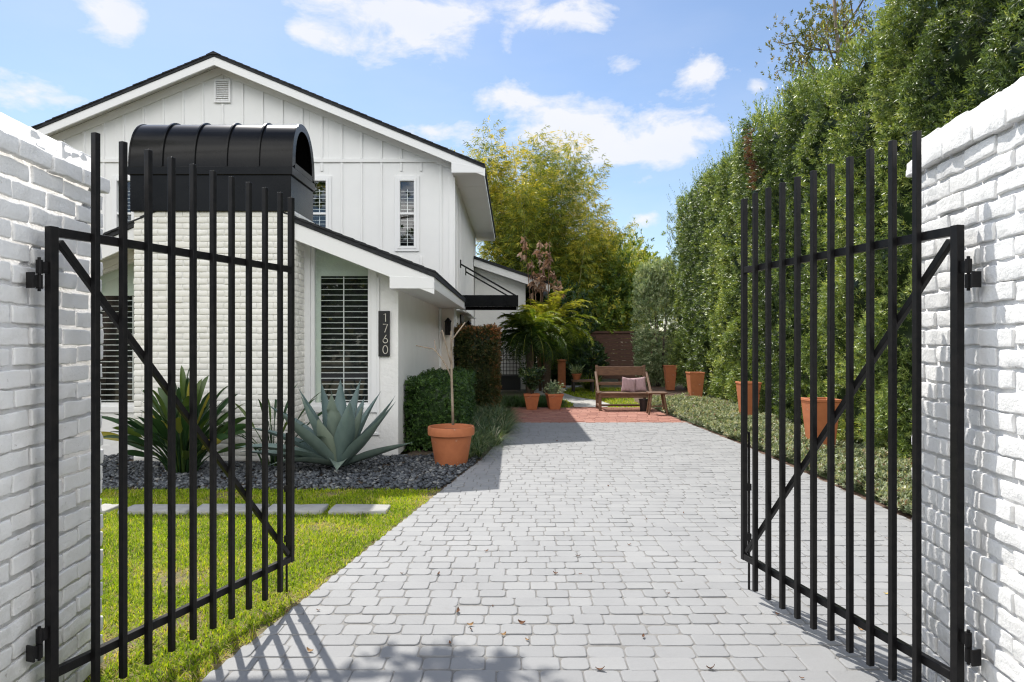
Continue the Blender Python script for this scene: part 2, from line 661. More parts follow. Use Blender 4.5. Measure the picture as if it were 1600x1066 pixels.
# ------------------------------------------------------------------ shared materials
M_BRICKW = surf('white painted brick', (.785, .785, .78), .72, var=(.73, .73, .725), scale=9, spec=.3, bump=[(28, .35, .010), (75, .5, .006), (200, .3, .002)],
                dirt=((.33, .31, .29), 30, .66, .75))
def add_grime(m, top, col, amount):
    """splash dirt and algae on the lowest courses"""
    nt = m.node_tree
    L = nt.links.new
    b = next(n for n in nt.nodes if n.type == 'BSDF_PRINCIPLED')
    src = b.inputs['Base Color'].links[0].from_socket
    tc = N(nt, 'TexCoord')
    sp = N(nt, 'SeparateXYZ')
    L(tc.outputs['Object'], sp.inputs[0])
    mr = N(nt, 'MapRange')
    mr.inputs[1].default_value = top
    mr.inputs[2].default_value = 0.0
    L(sp.outputs[2], mr.inputs[0])
    n = N(nt, 'TexNoise', Scale=7.0, Detail=8.0, Roughness=.7)
    L(tc.outputs['Object'], n.inputs['Vector'])
    m2 = N(nt, 'MapRange')
    m2.inputs[1].default_value = .42
    m2.inputs[2].default_value = .72
    L(n.outputs['Fac'], m2.inputs[0])
    mu = N(nt, 'Math', _operation='MULTIPLY')
    L(mr.outputs[0], mu.inputs[0]); L(m2.outputs[0], mu.inputs[1])
    m3 = N(nt, 'Math', _operation='MULTIPLY')
    L(mu.outputs[0], m3.inputs[0]); m3.inputs[1].default_value = amount
    mx = N(nt, 'Mix', _data_type='RGBA')
    L(m3.outputs[0], mx.inputs[0]); L(src, mx.inputs[6])
    mx.inputs[7].default_value = c4(col)
    L(mx.outputs[2], b.inputs['Base Color'])
add_grime(M_BRICKW, .7, (.33, .32, .27), .8)
M_MORTW = surf('white painted mortar', (.82, .815, .81), .8, var=(.74, .73, .72), scale=14, bump=[(70, .8, .006)])
M_HBRICK = surf('house painted brick', (.83, .81, .76), .6, var=(.78, .765, .72), scale=5, bump=[(40, .4, .004)])
M_STUCCO = surf('white stucco', (.845, .838, .82), .7, var=(.81, .803, .785), scale=3, bump=[(18, .55, .02), (70, .35, .006)])
M_SIDING = surf('white siding paint', (.84, .838, .828), .5, var=(.805, .803, .795), scale=1.2, bump=[(40, .12, .003)])
M_TRIM = surf('white trim paint', (.82, .82, .82), .45, bump=[(30, .08, .002)])
M_SHINGLE = surf('black shingles', (.03, .032, .036), .85, var=(.014, .015, .018), scale=20, bump=[(90, .8, .01)])
M_BLACK = surf('black steel', (.009, .009, .010), .36, spec=.16, var=(.016, .015, .015), scale=30, bump=[(160, .12, .001)])
M_CAPMETAL = surf('black sheet metal', (.004, .004, .0045), .19, spec=.2, var=(.008, .008, .0085), scale=3, bump=[(5, .05, .01)])
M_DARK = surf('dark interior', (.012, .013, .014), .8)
M_PAVER = surf('grey pavers', (.4, .4, .4), .75, tint=[(0, (.248, .251, .255)), (.5, (.268, .271, .275)), (1, (.288, .290, .292))],
               var=(.92, .92, .925), scale=1.6, bump=[(35, .35, .006), (240, .4, .002)], dirt=((.18, .175, .165), 3.2, .63, .22))
M_JOINT = surf('joint sand', (.235, .23, .222), .95, var=(.175, .168, .158), scale=25, bump=[(120, .6, .004)])
M_REDPAVE = surf('red clay pavers', (.4, .2, .15), .8, tint=[(0, (.27, .105, .075)), (.5, (.36, .155, .11)), (1, (.44, .21, .155))],
                 var=(.8, .8, .8), scale=20, bump=[(60, .3, .004)])
M_SOIL = surf('soil', (.085, .06, .042), .95, var=(.15, .11, .075), scale=18, bump=[(60, .8, .02)])
M_TURFBASE = surf('turf soil', (.10, .095, .035), .95, var=(.24, .185, .10), scale=9, bump=[(60, .8, .02)])
M_STONE = surf('pale stepping stone', (.36, .355, .34), .8, var=(.28, .275, .26), scale=6, bump=[(40, .4, .006)])
M_TERRA = surf('terracotta', (.50, .17, .070), .75, var=(.42, .135, .055), scale=7, bump=[(50, .15, .003)], dirt=((.60, .42, .32), 7, .60, .45))
M_GLASSD = None

def glass_mat(name, refl=0.11, tintc=(.95, .985, .97)):
    m, nt, out = new_mat(name)
    L = nt.links.new
    tr = N(nt, 'BsdfTransparent')
    tr.inputs[0].default_value = c4(tintc)
    gl = N(nt, 'BsdfGlossy', Roughness=0.01)
    gl.inputs[0].default_value = (1, 1, 1, 1)
    lw = N(nt, 'LayerWeight', Blend=0.5)
    pw = N(nt, 'Math', _operation='POWER')
    pw.inputs[1].default_value = 5.0
    L(lw.outputs['Facing'], pw.inputs[0])
    mr = N(nt, 'MapRange')
    mr.inputs[3].default_value = refl
    mr.inputs[4].default_value = 1.0
    L(pw.outputs[0], mr.inputs[0])
    ms = N(nt, 'MixShader')
    L(mr.outputs[0], ms.inputs[0])
    L(tr.outputs[0], ms.inputs[1])
    L(gl.outputs[0], ms.inputs[2])
    L(ms.outputs[0], out.inputs[0])
    return m
M_GLASS = glass_mat('window glass')

# ------------------------------------------------------------------ ground
def edge_l(y):
    return float(np.interp(y, [0, 2, 3.0, 6.9, 8.8, 11, 12.6, 15.4], [-1.93, -1.56, -1.38, -.71, -.37, -.12, -.06, -.02]))
def edge_r(y):
    return float(np.interp(y, [0, 5, 10, 13, 15.4], [3.36, 3.36, 3.34, 3.20, 3.1]))

def sheet(name, polys, z, mat):
    mb = MB()
    for p in polys:
        mb.add([(x, y, z) for x, y in p], [list(range(len(p)))])
    o = mb.build(name, mat)
    o['kind'] = 'structure'
    return o

sheet('ground', [[(-200, -200), (200, -200), (200, 260), (-200, 260)]], -0.06, surf('garden ground', (.07, .07, .03), .95, var=(.11, .09, .05), scale=.8, bump=[(20, .6, .03)]))
ys = [0.0, 1, 2, 3, 4, 5, 6, 6.93]
sheet('lawn', [[(-14, 0), (-14, 6.93)] + [(edge_l(y) - .0, y) for y in ys[::-1]]], -0.016, M_TURFBASE)
ys2 = [6.93, 7.5, 8, 8.8, 9.5, 10.2, 11, 12, 13, 14, 15.4]
sheet('planting_bed', [[(-6.3, 6.93), (-6.3, 8.9), (-1.4, 8.9), (-1.4, 15.4)] + [(edge_l(y), y) for y in ys2[::-1]]], -0.02, M_SOIL)
ysr = [4.9, 6, 8, 10, 13, 15.4]
sheet('hedge_bed', [[(edge_r(y), y) for y in ysr] + [(3.1, 17), (3.9, 23), (8, 23), (8, 4.9)]], -0.018, surf('hedge soil', (.10, .06, .04), .95, var=(.16, .10, .07), scale=12, bump=[(60, .8, .02)]))
sheet('back_lawn', [[(0.9, 15.42), (3.09, 15.42), (3.1, 17), (3.88, 23), (1.2, 23)]], -0.03, M_TURFBASE)

# driveway: base of joint sand and one rounded block per paver, in rows across
def paver_field(rows_y, xl, xr, lens, gap, corner, bev, rng, zt=0.0, wob=0.006, rag=0.0):
    V, F3, F4, FN = [], [], [], []
    verts, faces, tint = [], [], []
    for k in range(len(rows_y) - 1):
        y0, y1 = rows_y[k], rows_y[k + 1]
        yc = (y0 + y1) / 2
        a, b = xl(yc), xr(yc)
        x = a - rng.uniform(0, lens[0])
        while x < b:
            ln = rng.choice(lens) * rng.uniform(.95, 1.05)
            x0, x1 = max(x, a), min(x + ln, b)
            x += ln
            if x1 - x0 < .045: continue
            g = gap * rng.uniform(.7, 1.4) / 2
            X0, X1 = x0 + g, x1 - g
            sh = rng.normal(0, wob)
            Y0, Y1 = y0 + g + sh, y1 - g + rng.normal(0, wob * .6)
            hgt = zt + rng.normal(0, .0012)
            tl = rng.normal(0, .002, 2)
            c = min(corner * rng.uniform(.6, 1.3), (X1 - X0) * .4, (Y1 - Y0) * .4)
            cx = rng.uniform(.7, 1.5, 4) * c
            out = []
            for q, (px, py, sx, sy) in enumerate(((X0, Y0, 1, 1), (X1, Y0, -1, 1), (X1, Y1, -1, -1), (X0, Y1, 1, -1))):
                cc = min(cx[q], (Y1 - Y0) * .45)
                e = [(px, py + sy * cc), (px + sx * cc * .28, py + sy * cc * .3), (px + sx * cc, py)]
                if q in (1, 3): e = e[::-1]
                out += e
            n = len(out)
            mx, my = (X0 + X1) / 2, (Y0 + Y1) / 2
            o = len(verts)
            for (s, z) in ((0.0, -.035), (0.0, -bev), (bev * .45, -bev * .3), (bev * 1.3, 0.0)):
                for (px, py) in out:
                    dx, dy = px - mx, py - my
                    l = math.hypot(dx, dy)
                    f = 1 - s / l * 1.2
                    ex = mx + dx * f + (rng.normal(0, .0012) if s else 0)
                    ey = my + dy * f + (rng.normal(0, .0012) if s else 0)
                    verts.append((ex, ey, hgt + z + dx * tl[0] + dy * tl[1]))
            t = float(np.clip(rng.normal(.5, .22), 0, 1))
            for r in range(3):
                for i in range(n):
                    j = (i + 1) % n
                    faces.append((o + r * n + i, o + r * n + j, o + (r + 1) * n + j, o + (r + 1) * n + i)); tint.append(t)
            faces.append(tuple(o + 3 * n + i for i in range(n))); tint.append(t)
    mb = MB()
    mb.v, mb.f, mb.t, mb.m = verts, [list(f) for f in faces], tint, [0] * len(faces)
    return mb

rng = np.random.default_rng(3)
rows = list(np.arange(1.6, 12.58, .1262))
drive = paver_field(rows, edge_l, edge_r, [.13, .155, .165, .19], .0046, .020, .0042, rng, wob=.006)
yb = [-6, 0, 1, 2, 3, 4, 5, 6, 6.9, 8, 8.8, 10, 11, 12, 12.56]
poly = [(edge_l(y) + .004, y) for y in yb] + [(edge_r(y) - .004, y) for y in yb[::-1]]
o = len(drive.v)
drive.v += [(x, y, -.0048) for x, y in poly]
drive.f.append(list(range(o, o + len(poly)))[::-1]); drive.t.append(.5); drive.m.append(1)
d_o = drive.build('driveway', [M_PAVER, M_JOINT], smooth=False)
d_o['kind'] = 'structure'
d_o.data.polygons.foreach_set('use_smooth', [len(p.vertices) == 4 for p in d_o.data.polygons])
# red clay band at the far end of the drive
rows = list(np.arange(12.6, 15.45, .108))
red = paver_field(rows, edge_l, edge_r, [.2, .2, .21], .008, .006, .005, rng, wob=.002)
yb = [12.57, 13.5, 14.4, 15.4]
poly = [(edge_l(y) + .004, y) for y in yb] + [(edge_r(y) - .004, y) for y in yb[::-1]]
o = len(red.v)
red.v += [(x, y, -.010) for x, y in poly]
red.f.append(list(range(o, o + len(poly)))[::-1]); red.t.append(.5); red.m.append(1)
r_o = red.build('brick_paving', [M_REDPAVE, M_JOINT])
r_o['kind'] = 'structure'

# street in front of the house, behind the viewer
sheet('street', [[(-60, -16), (60, -16), (60, -8.5), (-60, -8.5)]], -0.05, surf('asphalt', (.055, .055, .057), .9, bump=[(200, .5, .004)]))

# stepping stones set in the lawn
STG = 'stepping stones along the front of the planting bed'
stones_px = [(150, 178), (197, 300), (308, 412), (420, 508), (519, 610)]
for k, (a, b) in enumerate(stones_px):
    xa, xb = (a - 800) / 1066.67 * 6.08, (b - 800) / 1066.67 * 6.08
    V, F, T = rbox_set([(xa, xb, 5.94, 6.2, -.05, .022)], (6, 4, 3), .01, lump=.004, rng=rng)
    o = np_mesh('stepping_stone', V, F, T, M_STONE, smooth=True)
    lab = ['pale stepping stone almost hidden at the corner of the shaded brick wall',
           'pale stepping stone in the lawn, second out from the shaded brick wall',
           'pale stepping stone in the middle of the row of five',
           'pale stepping stone in the lawn just short of the open gate end',
           'pale stepping stone closest to the grey driveway'][k]
    set_tags(o, lab, 'stepping stone', STG)

# winding pale garden path past the bench
pth = MB()
cl = [(1.80, 15.6), (1.9, 16.3), (1.8, 17.2), (1.3, 18.4), (1.05, 19.8), (1.3, 21.5), (1.9, 23.0)]
wd = [.38, .45, .42, .40, .45, .5, .5]
pts = [(x - w, y) for (x, y), w in zip(cl, wd)] + [(x + w, y) for (x, y), w in list(zip(cl, wd))[::-1]]
nn = len(cl)
for i in range(nn - 1):
    a, b = i, i + 1
    pth.add([(pts[a][0], pts[a][1], -.004), (pts[2 * nn - 1 - a][0], pts[2 * nn - 1 - a][1], -.004), (pts[2 * nn - 1 - b][0], pts[2 * nn - 1 - b][1], -.004), (pts[b][0], pts[b][1], -.004)], [(0, 1, 2, 3)])
o = pth.build('path', surf('pale gravel', (.46, .45, .43), .9, var=(.30, .29, .27), scale=30, bump=[(90, .8, .01)]))
o['kind'] = 'structure'

# ------------------------------------------------------------------ gate walls of painted brick
def gate_wall(label, C, t, n, ztop, hinge_side):
    t = np.array(t + (0,)); n = np.array(n + (0,)); C = np.array([C[0], C[1], 0.0])
    t = t / np.linalg.norm(t); n = n / np.linalg.norm(n)
    rg = np.random.default_rng(11 if C[0] < 0 else 12)
    Ln, Th, H = 3.7, .215, .0787
    nc = int(round(ztop / H))
    H = ztop / nc
    j = .0125
    bl = .2205
    boxes_near, boxes = [], []
    for k in range(nc):
        z0, z1 = k * H, (k + 1) * H - j
        top2, top1 = k == nc - 2, k == nc - 1
        e = .022 if top2 else (-.012 if top1 else 0.0)
        zz1 = z1 + (j * .5 if top1 else 0)
        if k % 2 == 0:
            x = 0.0
        else:
            boxes.append((-e, .099 + (e if False else 0), -e, Th + e, z0, zz1))
            x = .11
        while x < Ln:
            x1 = min(x + bl - j + rg.normal(0, .002), Ln)
            xs = x - (e if x == 0 else 0)
            boxes.append((xs, x1, -e, .102, z0, zz1))
            boxes.append((xs, x1, .113, Th + e, z0, zz1))
            x = x1 + j
    V, F, T = rbox_set(boxes, (9, 4, 5), .0062, jit=.0026, rot=.010, lump=.0010, rng=rg)
    V = wobble(V, .0016, 25, 75, 5)
    V = wobble(V, .0012, 120, 260, 6)
    def tr(V):
        return C + V[:, :1] * t + V[:, 1:2] * n + V[:, 2:3] * np.array([0, 0, 1.0])
    det = t[0] * n[1] - t[1] * n[0]
    root = thing('brick_wall', label, 'wall', tuple(C))
    o = np_mesh('brickwork', tr(V), F[:, ::-1] if det < 0 else F, T, M_BRICKW, root, smooth=True)
    o.modifiers.new('normals', 'WEIGHTED_NORMAL').mode = 'FACE_AREA'
    V2, F2, T2 = rbox_set([(.0085, Ln - .01, .0085, Th - .0085, 0, ztop - .014)], (2, 2, 2), .004, rng=rg)
    np_mesh('mortar', tr(V2), F2[:, ::-1] if det < 0 else F2, T2, M_MORTW, root)

gate_wall('shaded white painted brick wall beside the lawn and the open gate', (-1.905, 3.18), (.0868, -.9962), (-.9962, -.0868), 2.345, 1)
gate_wall('sunlit white painted brick wall with gate shadows, in front of the tall hedge', (1.85, 3.15), (-.1246, -.9922), (.9922, -.1246), 2.42, -1)

# ------------------------------------------------------------------ gates
def gate(label, hinge, end, sgn):
    hx, hy = hinge; ex, ey = end
    dirv = Vector((ex - hx, ey - hy, 0))
    Lg = dirv.length
    root = thing('metal_gate', label, 'gate', (hx, hy, 0), 'pair of black driveway gates', math.atan2(dirv.y, dirv.x))
    # local frame: +x along the leaf from the hinge; bars on side s facing the drive mouth
    s = sgn
    zt, zb = 1.925, .205
    def part(name, mb, bevel=.0022):
        return mb.build(name, M_BLACK, root, bevel=bevel, segs=2, local=True)
    part('post', MB().box(-.017, .017, -.017, .017, .07, zt + .02))
    for z in (zt, zb):
        part('rail', MB().box(.018, Lg - .016, -.014, .014, z - .018, z + .018))
    part('stile', MB().box(Lg - .015, Lg + .015, -.015, .015, zb - .02, 2.355))
    part('brace', MB().bar((.03, s * -.001, zt - .035), (Lg - .03, s * -.001, zb + .035), .024, .026, up=(0, 0, 1)))
    for k in range(10):
        x = .168 + .1318 * k
        part('bar', MB().box(x - .0125, x + .0125, s * .0145 - .0125 + s * .0125, s * .0145 + .0125 + s * .0125, .055, 2.355))
    rod = MB()
    rod.tube([(Lg + .005, -s * .035, .0), (Lg + .005, -s * .035, .95)], .007, 8)
    rod.bar((Lg + .005, -s * .035, .945), (Lg + .06, -s * .035, .945), .012)
    for z in (.32, .62): rod.box(Lg - .012, Lg + .022, -s * .028 - .014, -s * .028 + .014, z - .02, z + .02)
    part('drop_rod', rod, 0)
    # hinges
    for z in (1.755, .345):
        h = MB()
        h.tube([(-.05, -s * .0, z - .055), (-.05, 0, z - .002)], .012, 14)
        h.tube([(-.05, -s * .0, z + .002), (-.05, 0, z + .055)], .012, 14)
        h.tube([(-.05, 0, z - .065), (-.05, 0, z + .065)], .006, 10)
        h.box(-.05, -.015, -.005, .005, z + .005, z + .05)
        a = -dirv.normalized()
        h.box(-.082, -.05, -.005, .005, z - .05, z - .005)
        h.box(-.087, -.081, -.02, .02, z - .055, z + .005)
        part('hinge', h, 0)
    return root
gate('open black steel gate leaf beside the lawn, swung in at the shaded wall', (-1.79, 2.655), (-1.317, 4.07), -1)
gate('open black steel gate leaf standing over the pavers, in front of the hedge', (1.712, 2.625), (1.398, 4.11), 1)
# ------------------------------------------------------------------ house
house = thing('house', 'white two storey gabled house with board and batten siding and a painted brick chimney', 'house', (-3.72, 8.94, 0))

def wall_pieces(mb, y, th, x0, x1, zt, holes, z0=0.0, breaks=()):
    """front-facing wall in the plane y (thickness th behind it); zt(x) is its top; holes: (xa, xb, za, zb or function)"""
    xs = sorted(set([x0, x1] + list(breaks) + [h[0] for h in holes] + [h[1] for h in holes]))
    xs = [x for x in xs if x0 - 1e-6 <= x <= x1 + 1e-6]
    for a, b in zip(xs[:-1], xs[1:]):
        if b - a < 1e-4: continue
        hs = [h for h in holes if h[0] <= a + 1e-6 and h[1] >= b - 1e-6]
        if hs:
            za, zb = hs[0][2], hs[0][3]
            f = zb if callable(zb) else (lambda x, zb=zb: zb)
            mb.prism([(a, y, z0), (b, y, z0), (b, y, za), (a, y, za)], (0, th, 0))
            mb.prism([(a, y, f(a)), (b, y, f(b)), (b, y, zt(b)), (a, y, zt(a))], (0, th, 0))
        else:
            mb.prism([(a, y, z0), (b, y, z0), (b, y, zt(b)), (a, y, zt(a))], (0, th, 0))

# ---- front wing
def wing_top(x):      # upper face of the shingles
    return 3.46 - .391 * (x + 3.72) if x > -3.72 else 3.46 + .45 * (x + 3.72)
def wing_wall_top(x): return wing_top(x) - .13
WL, WR = -6.25, -1.49
def win_top(x): return 2.83 - .375 * (x + 2.64)
holes = [(-2.66, -1.82, .62, lambda x: win_top(x)), (-5.52, -4.80, .62, lambda x: 2.66 + .38 * (x + 4.80))]
mb = MB()
wall_pieces(mb, 8.94, .14, WL, WR, wing_wall_top, holes, breaks=(-3.72,))
mb.box(WR - .14, WR - .001, 9.081, 14.4, 0, 2.27)
mb.box(WL + .001, WL + .14, 9.081, 13.99, 0, 2.2)
mb.build('stucco_wall', M_STUCCO, house)

def slat_blinds(x0, x1, z0, z1, y, pitch, w, tilt, name, parent, mull=None):
    b = MB()
    z = z0
    while z < z1:
        c, s = math.cos(tilt) * w / 2, math.sin(tilt) * w / 2
        b.prism([(x0, y - c, z - s), (x0, y + c, z + s), (x0, y + c, z + s + .006), (x0, y - c, z - s + .006)], (x1 - x0, 0, 0))
        z += pitch
    if mull:
        for m in mull:
            b.box(m - .006, m + .006, y - w / 2 - .012, y - w / 2 - .003, z0, z1)
    return b.build(name, M_TRIM, parent)

def window(label_parent, x0, x1, z0, zl, zr, y, blind_top, pitch, tilt, mull=None, sash=None, fw=.05):
    """trapezoid window in plane y; frame is the window's own mesh, glass/blinds/room are sub-parts"""
    f = MB()
    # outer trim proud of wall, frame inside
    yo = y - .025
    # outer trim: left, right, bottom, top
    tw = .075
    f.prism([(x0 - tw, yo, z0 - tw), (x0, yo, z0 - tw), (x0, yo, zl + .0), (x0 - tw, yo, zl + tw + .02)], (0, .06, 0))
    f.prism([(x1, yo, z0 - tw), (x1 + tw, yo, z0 - tw), (x1 + tw, yo, zr + tw - .02), (x1, yo, zr)], (0, .06, 0))
    f.prism([(x0, yo, z0 - tw), (x1, yo, z0 - tw), (x1, yo, z0), (x0, yo, z0)], (0, .06, 0))
    f.prism([(x0, yo, zl), (x1, yo, zr), (x1 + .0, yo, zr + tw), (x0, yo, zl + tw + .02)], (0, .06, 0))
    yf = y + .012
    sl = (zr - zl) / (x1 - x0)
    f.box(x0 + .001, x0 + fw, yf, yf + .05, z0, zl + sl * fw - fw)
    f.box(x1 - fw, x1 - .001, yf, yf + .05, z0, zr - sl * fw - fw)
    f.box(x0 + .001, x1 - .001, yf - .003, yf + .053, z0, z0 + fw)
    f.prism([(x0 + .001, yf - .003, zl - fw), (x1 - .001, yf - .003, zr - fw), (x1 - .001, yf - .003, zr), (x0 + .001, yf - .003, zl)], (0, .056, 0))
    if sash:
        f.box(x0 + fw, x1 - fw, yf - .006, yf + .04, sash - .025, sash + .025)
    w = f.build('window', M_TRIM, house, bevel=.003, segs=1)
    g = MB()
    yg = yf + .03
    g.add([(x0 + fw, yg, z0 + fw), (x1 - fw, yg, z0 + fw), (x1 - fw, yg, zr - fw), (x0 + fw, yg, zl - fw)], [(0, 1, 2, 3)])
    g.build('glass', M_GLASS, w)
    bx = x0 + fw + (.065 if zl > zr else 0)
    slat_blinds(bx, x1 - fw, z0 + fw + .02, blind_top - .01, yg + .06, pitch, .05, tilt, 'blinds', w, mull)
    if zl - blind_top > .1:
        t = MB()  # pale panel added behind the glass so the pane reads pale
        t.prism([(x0, yg + .045, blind_top), (x1, yg + .045, blind_top), (x1, yg + .045, zr), (x0, yg + .045, zl)], (0, .02, 0))
        if zl > zr: t.box(x0, bx - .004, yg + .047, yg + .064, z0, blind_top - .001)
        t.build('filler', surf('pale valance', (.68, .74, .67), .8), w)
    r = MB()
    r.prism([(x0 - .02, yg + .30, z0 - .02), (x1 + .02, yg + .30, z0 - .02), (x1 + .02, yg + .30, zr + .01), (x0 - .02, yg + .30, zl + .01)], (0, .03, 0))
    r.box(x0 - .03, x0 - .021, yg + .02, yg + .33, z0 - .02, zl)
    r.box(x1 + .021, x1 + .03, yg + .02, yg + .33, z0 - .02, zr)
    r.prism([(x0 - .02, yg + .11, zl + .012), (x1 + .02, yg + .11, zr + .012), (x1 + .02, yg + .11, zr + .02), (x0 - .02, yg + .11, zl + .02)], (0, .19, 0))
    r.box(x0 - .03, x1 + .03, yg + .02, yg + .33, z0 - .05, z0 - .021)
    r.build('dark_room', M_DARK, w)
    return w

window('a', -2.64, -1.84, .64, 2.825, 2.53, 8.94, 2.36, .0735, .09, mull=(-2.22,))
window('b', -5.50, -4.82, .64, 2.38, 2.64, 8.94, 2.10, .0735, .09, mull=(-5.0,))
# flat trim boards and skirting panel beside the window
tb = MB()
tb.box(-1.765, -1.735, 8.918, 8.939, .30, 2.34)
tb.box(-2.8, -1.735, 8.915, 8.939, .27, .30)
tb.build('trim', M_TRIM, house, bevel=.003, segs=1)

# wing roof
def roof_slab(xl, zl, xr_, zr_, xr, zr, y0, y1, t, name):
    mb = MB()
    # thin overlapping courses so that the verge edge is stepped like real shingles
    rg = np.random.default_rng(5)
    for (a, za, b, zb) in ((xl, zl, xr_, zr_), (xr, zr, xr_, zr_)):
        n = int(abs(b - a) / .145)
        for i in range(n):
            u0, u1 = i / n, min((i + 1.5) / n, 1.0)
            xa, xb = a + (b - a) * u0, a + (b - a) * u1
            p, q = za + (zb - za) * u0, za + (zb - za) * u1
            dy = rg.normal(0, .006)
            lift = .012
            mb.prism([(xa, y0 + dy, p - .022), (xb, y0 + dy, q - .034), (xb, y0 + dy, q - lift), (xa, y0 + dy, p)], (0, y1 - y0 - .01 - dy, 0))
        mb.prism([(a, y0 + .012, za - t), (b, y0 + .012, zb - t), (b, y0 + .012, zb - .03), (a, y0 + .012, za - .03)], (0, y1 - y0 - .02, 0))
    mb.prism([(xr_ - .14, y0 - .01, zr_ - .058), (xr_ + .14, y0 - .01, zr_ - .058), (xr_, y0 - .01, zr_ + .008)], (0, y1 - y0, 0))
    return mb.build(name, M_SHINGLE, house)
roof_slab(-6.9, wing_top(-6.9), -3.72, 3.46, -.956, wing_top(-.956), 8.5, 14.0, .085, 'roof')

def verge(mb, a, za, b, zb, y, drop, hgt, th=.035):
    mb.prism([(a, y, za - drop - hgt), (b, y, zb - drop - hgt), (b, y, zb - drop), (a, y, za - drop)], (0, th, 0))
fb = MB()
zt = lambda x: wing_top(x)
ex, ez = -.972, wing_top(-.972)
verge(fb, -3.72, 3.46, ex, ez, 8.53, .088, .215)
verge(fb, -3.72, 3.46, -6.86, wing_top(-6.86), 8.53, .088, .215)
# boxed eave return
xb = -1.53
fb.prism([(xb, 8.527, 2.155), (ex - .002, 8.527, 2.155), (ex - .002, 8.527, ez - .092), (xb, 8.527, wing_top(xb) - .29)], (0, .03, 0))
fb.box(xb, xb + .03, 8.558, 8.94, 2.156, 2.42)
# eave fascia along the side
fb.box(ex - .035, ex, 8.566, 14.0, 2.15, ez - .087)
fb.build('fascia', M_TRIM, house, bevel=.004, segs=1)
sf = MB()
sf.box(xb + .031, ex - .036, 8.56, 14.4, 2.172, 2.19)
sf.prism([(-3.72, 8.57, 3.46 - .10), (xb, 8.57, wing_top(xb) - .10), (xb, 8.57, wing_top(xb) - .12), (-3.72, 8.57, 3.46 - .12)], (0, .369, 0))
sf.prism([(-3.72, 8.57, 3.46 - .10), (-6.8, 8.57, wing_top(-6.8) - .10), (-6.8, 8.57, wing_top(-6.8) - .12), (-3.72, 8.57, 3.46 - .12)], (0, .369, 0))
sf.box(-1.49, -1.02, 14.42, 19.6, 2.13, 2.16)
sf.build('soffit', M_TRIM, house)

# entry: end of the wing wall, trim and door in the shade of the canopy
en = MB()
en.box(-1.488, -1.193, 13.95, 13.995, 0, 2.165)
en.build('entry_wall', surf('warm stucco', (.74, .67, .60), .8, bump=[(30, .3, .01)]), house)
tr = MB()
tr.box(-1.488, -1.44, 13.90, 13.949, 0, 2.165)
tr.build('door_trim', M_TRIM, house)
dr = MB()
dr.box(-1.189, -1.15, 15.5, 16.45, .05, 2.1)
dr.box(-1.152, -1.135, 15.62, 15.95, .25, .95)
dr.box(-1.152, -1.135, 16.03, 16.33, .25, .95)
dr.box(-1.152, -1.135, 15.62, 16.33, 1.1, 1.95)
door = dr.build('door', surf('dark door paint', (.03, .028, .026), .4), house, bevel=.006)
hb = MB()
hb.tube([(-1.10, 15.6, .95), (-1.10, 15.6, 1.25)], .012, 8)
hb.bar((-1.15, 15.6, .97), (-1.10, 15.6, .97), .012)
hb.bar((-1.15, 15.6, 1.23), (-1.10, 15.6, 1.23), .012)
hb.build('handle', M_BLACK, door)

# ---- main two storey block
MX0, MX1, MY0, MY1 = -10.71, -1.19, 14.0, 22.2
RX, RZ, EX, EZ = -5.95, 7.27, -.55, 5.04
ms = (RZ - EZ) / (EX - RX)
def main_top(x): return RZ - ms * abs(x - RX)
def main_wall_top(x): return main_top(x) - .12
UW = [(-2.335, -1.968, 3.40, 4.82), (-4.15, -3.77, 3.40, 4.82), (-8.13, -7.75, 3.40, 4.82)]
mb = MB()
wall_pieces(mb, MY0, .15, MX0, MX1, main_wall_top, [(a, b, c, d) for a, b, c, d in UW], breaks=(RX,))
mb.box(MX1 - .15, MX1 - .001, MY0 + .151, MY1, 0, 5.15)
mb.box(MX0 + .001, MX0 + .15, MY0 + .151, MY1, 0, 5.15)
wall_pieces(mb, MY1 + .001, .15, MX0, MX1, main_wall_top, [], breaks=(RX,))
# battens
bx = RX + .02
k = -12
while k <= 12:
    x = bx + k * .4065
    k += 1
    if x < MX0 + .05 or x > MX1 - .06: continue
    segs_ = [(2.0, 5.155), (5.245, main_wall_top(x) - .19)]
    for (a, b, c, d) in UW:
        if a - .14 < x < b + .14:
            segs_ = [(2.0, c - .16), (d + .16, 5.155), (5.245, main_wall_top(x) - .19)]
    if abs(x - RX) < .25:
        segs_ = [(2.0, 5.155), (5.245, 6.36), (6.88, main_wall_top(x) - .19)]
    for (a, b) in segs_:
        if b - a > .05:
            mb.box(x - .023, x + .023, MY0 - .022, MY0 - .001, a, b)
# corner boards, belt trim, rake trim
mb.box(MX1 - .10, MX1 + .0, MY0 - .026, MY0 - .001, 2.0, 4.88)
mb.box(MX1 + .0005, MX1 + .026, MY0 - .026, MY0 + .09, 2.0, 4.88)
mb.box(MX0, MX1 - .101, MY0 - .03, MY0 - .001, 5.16, 5.24)
for (a, b) in ((MX0, RX), (MX1, RX)):
    mb.prism([(a, MY0 - .024, main_wall_top(a) - .19), (b, MY0 - .024, main_wall_top(b) - .19), (b, MY0 - .024, main_wall_top(b) - .06), (a, MY0 - .024, main_wall_top(a) - .06)], (0, .023, 0))
y = MY0 + .4
while y < MY1 - .1:
    mb.box(MX1 + .0005, MX1 + .022, y - .023, y + .023, 1.9, 4.88)
    y += .4065
mb.build('batten_wall', M_SIDING, house, bevel=.004, segs=1)

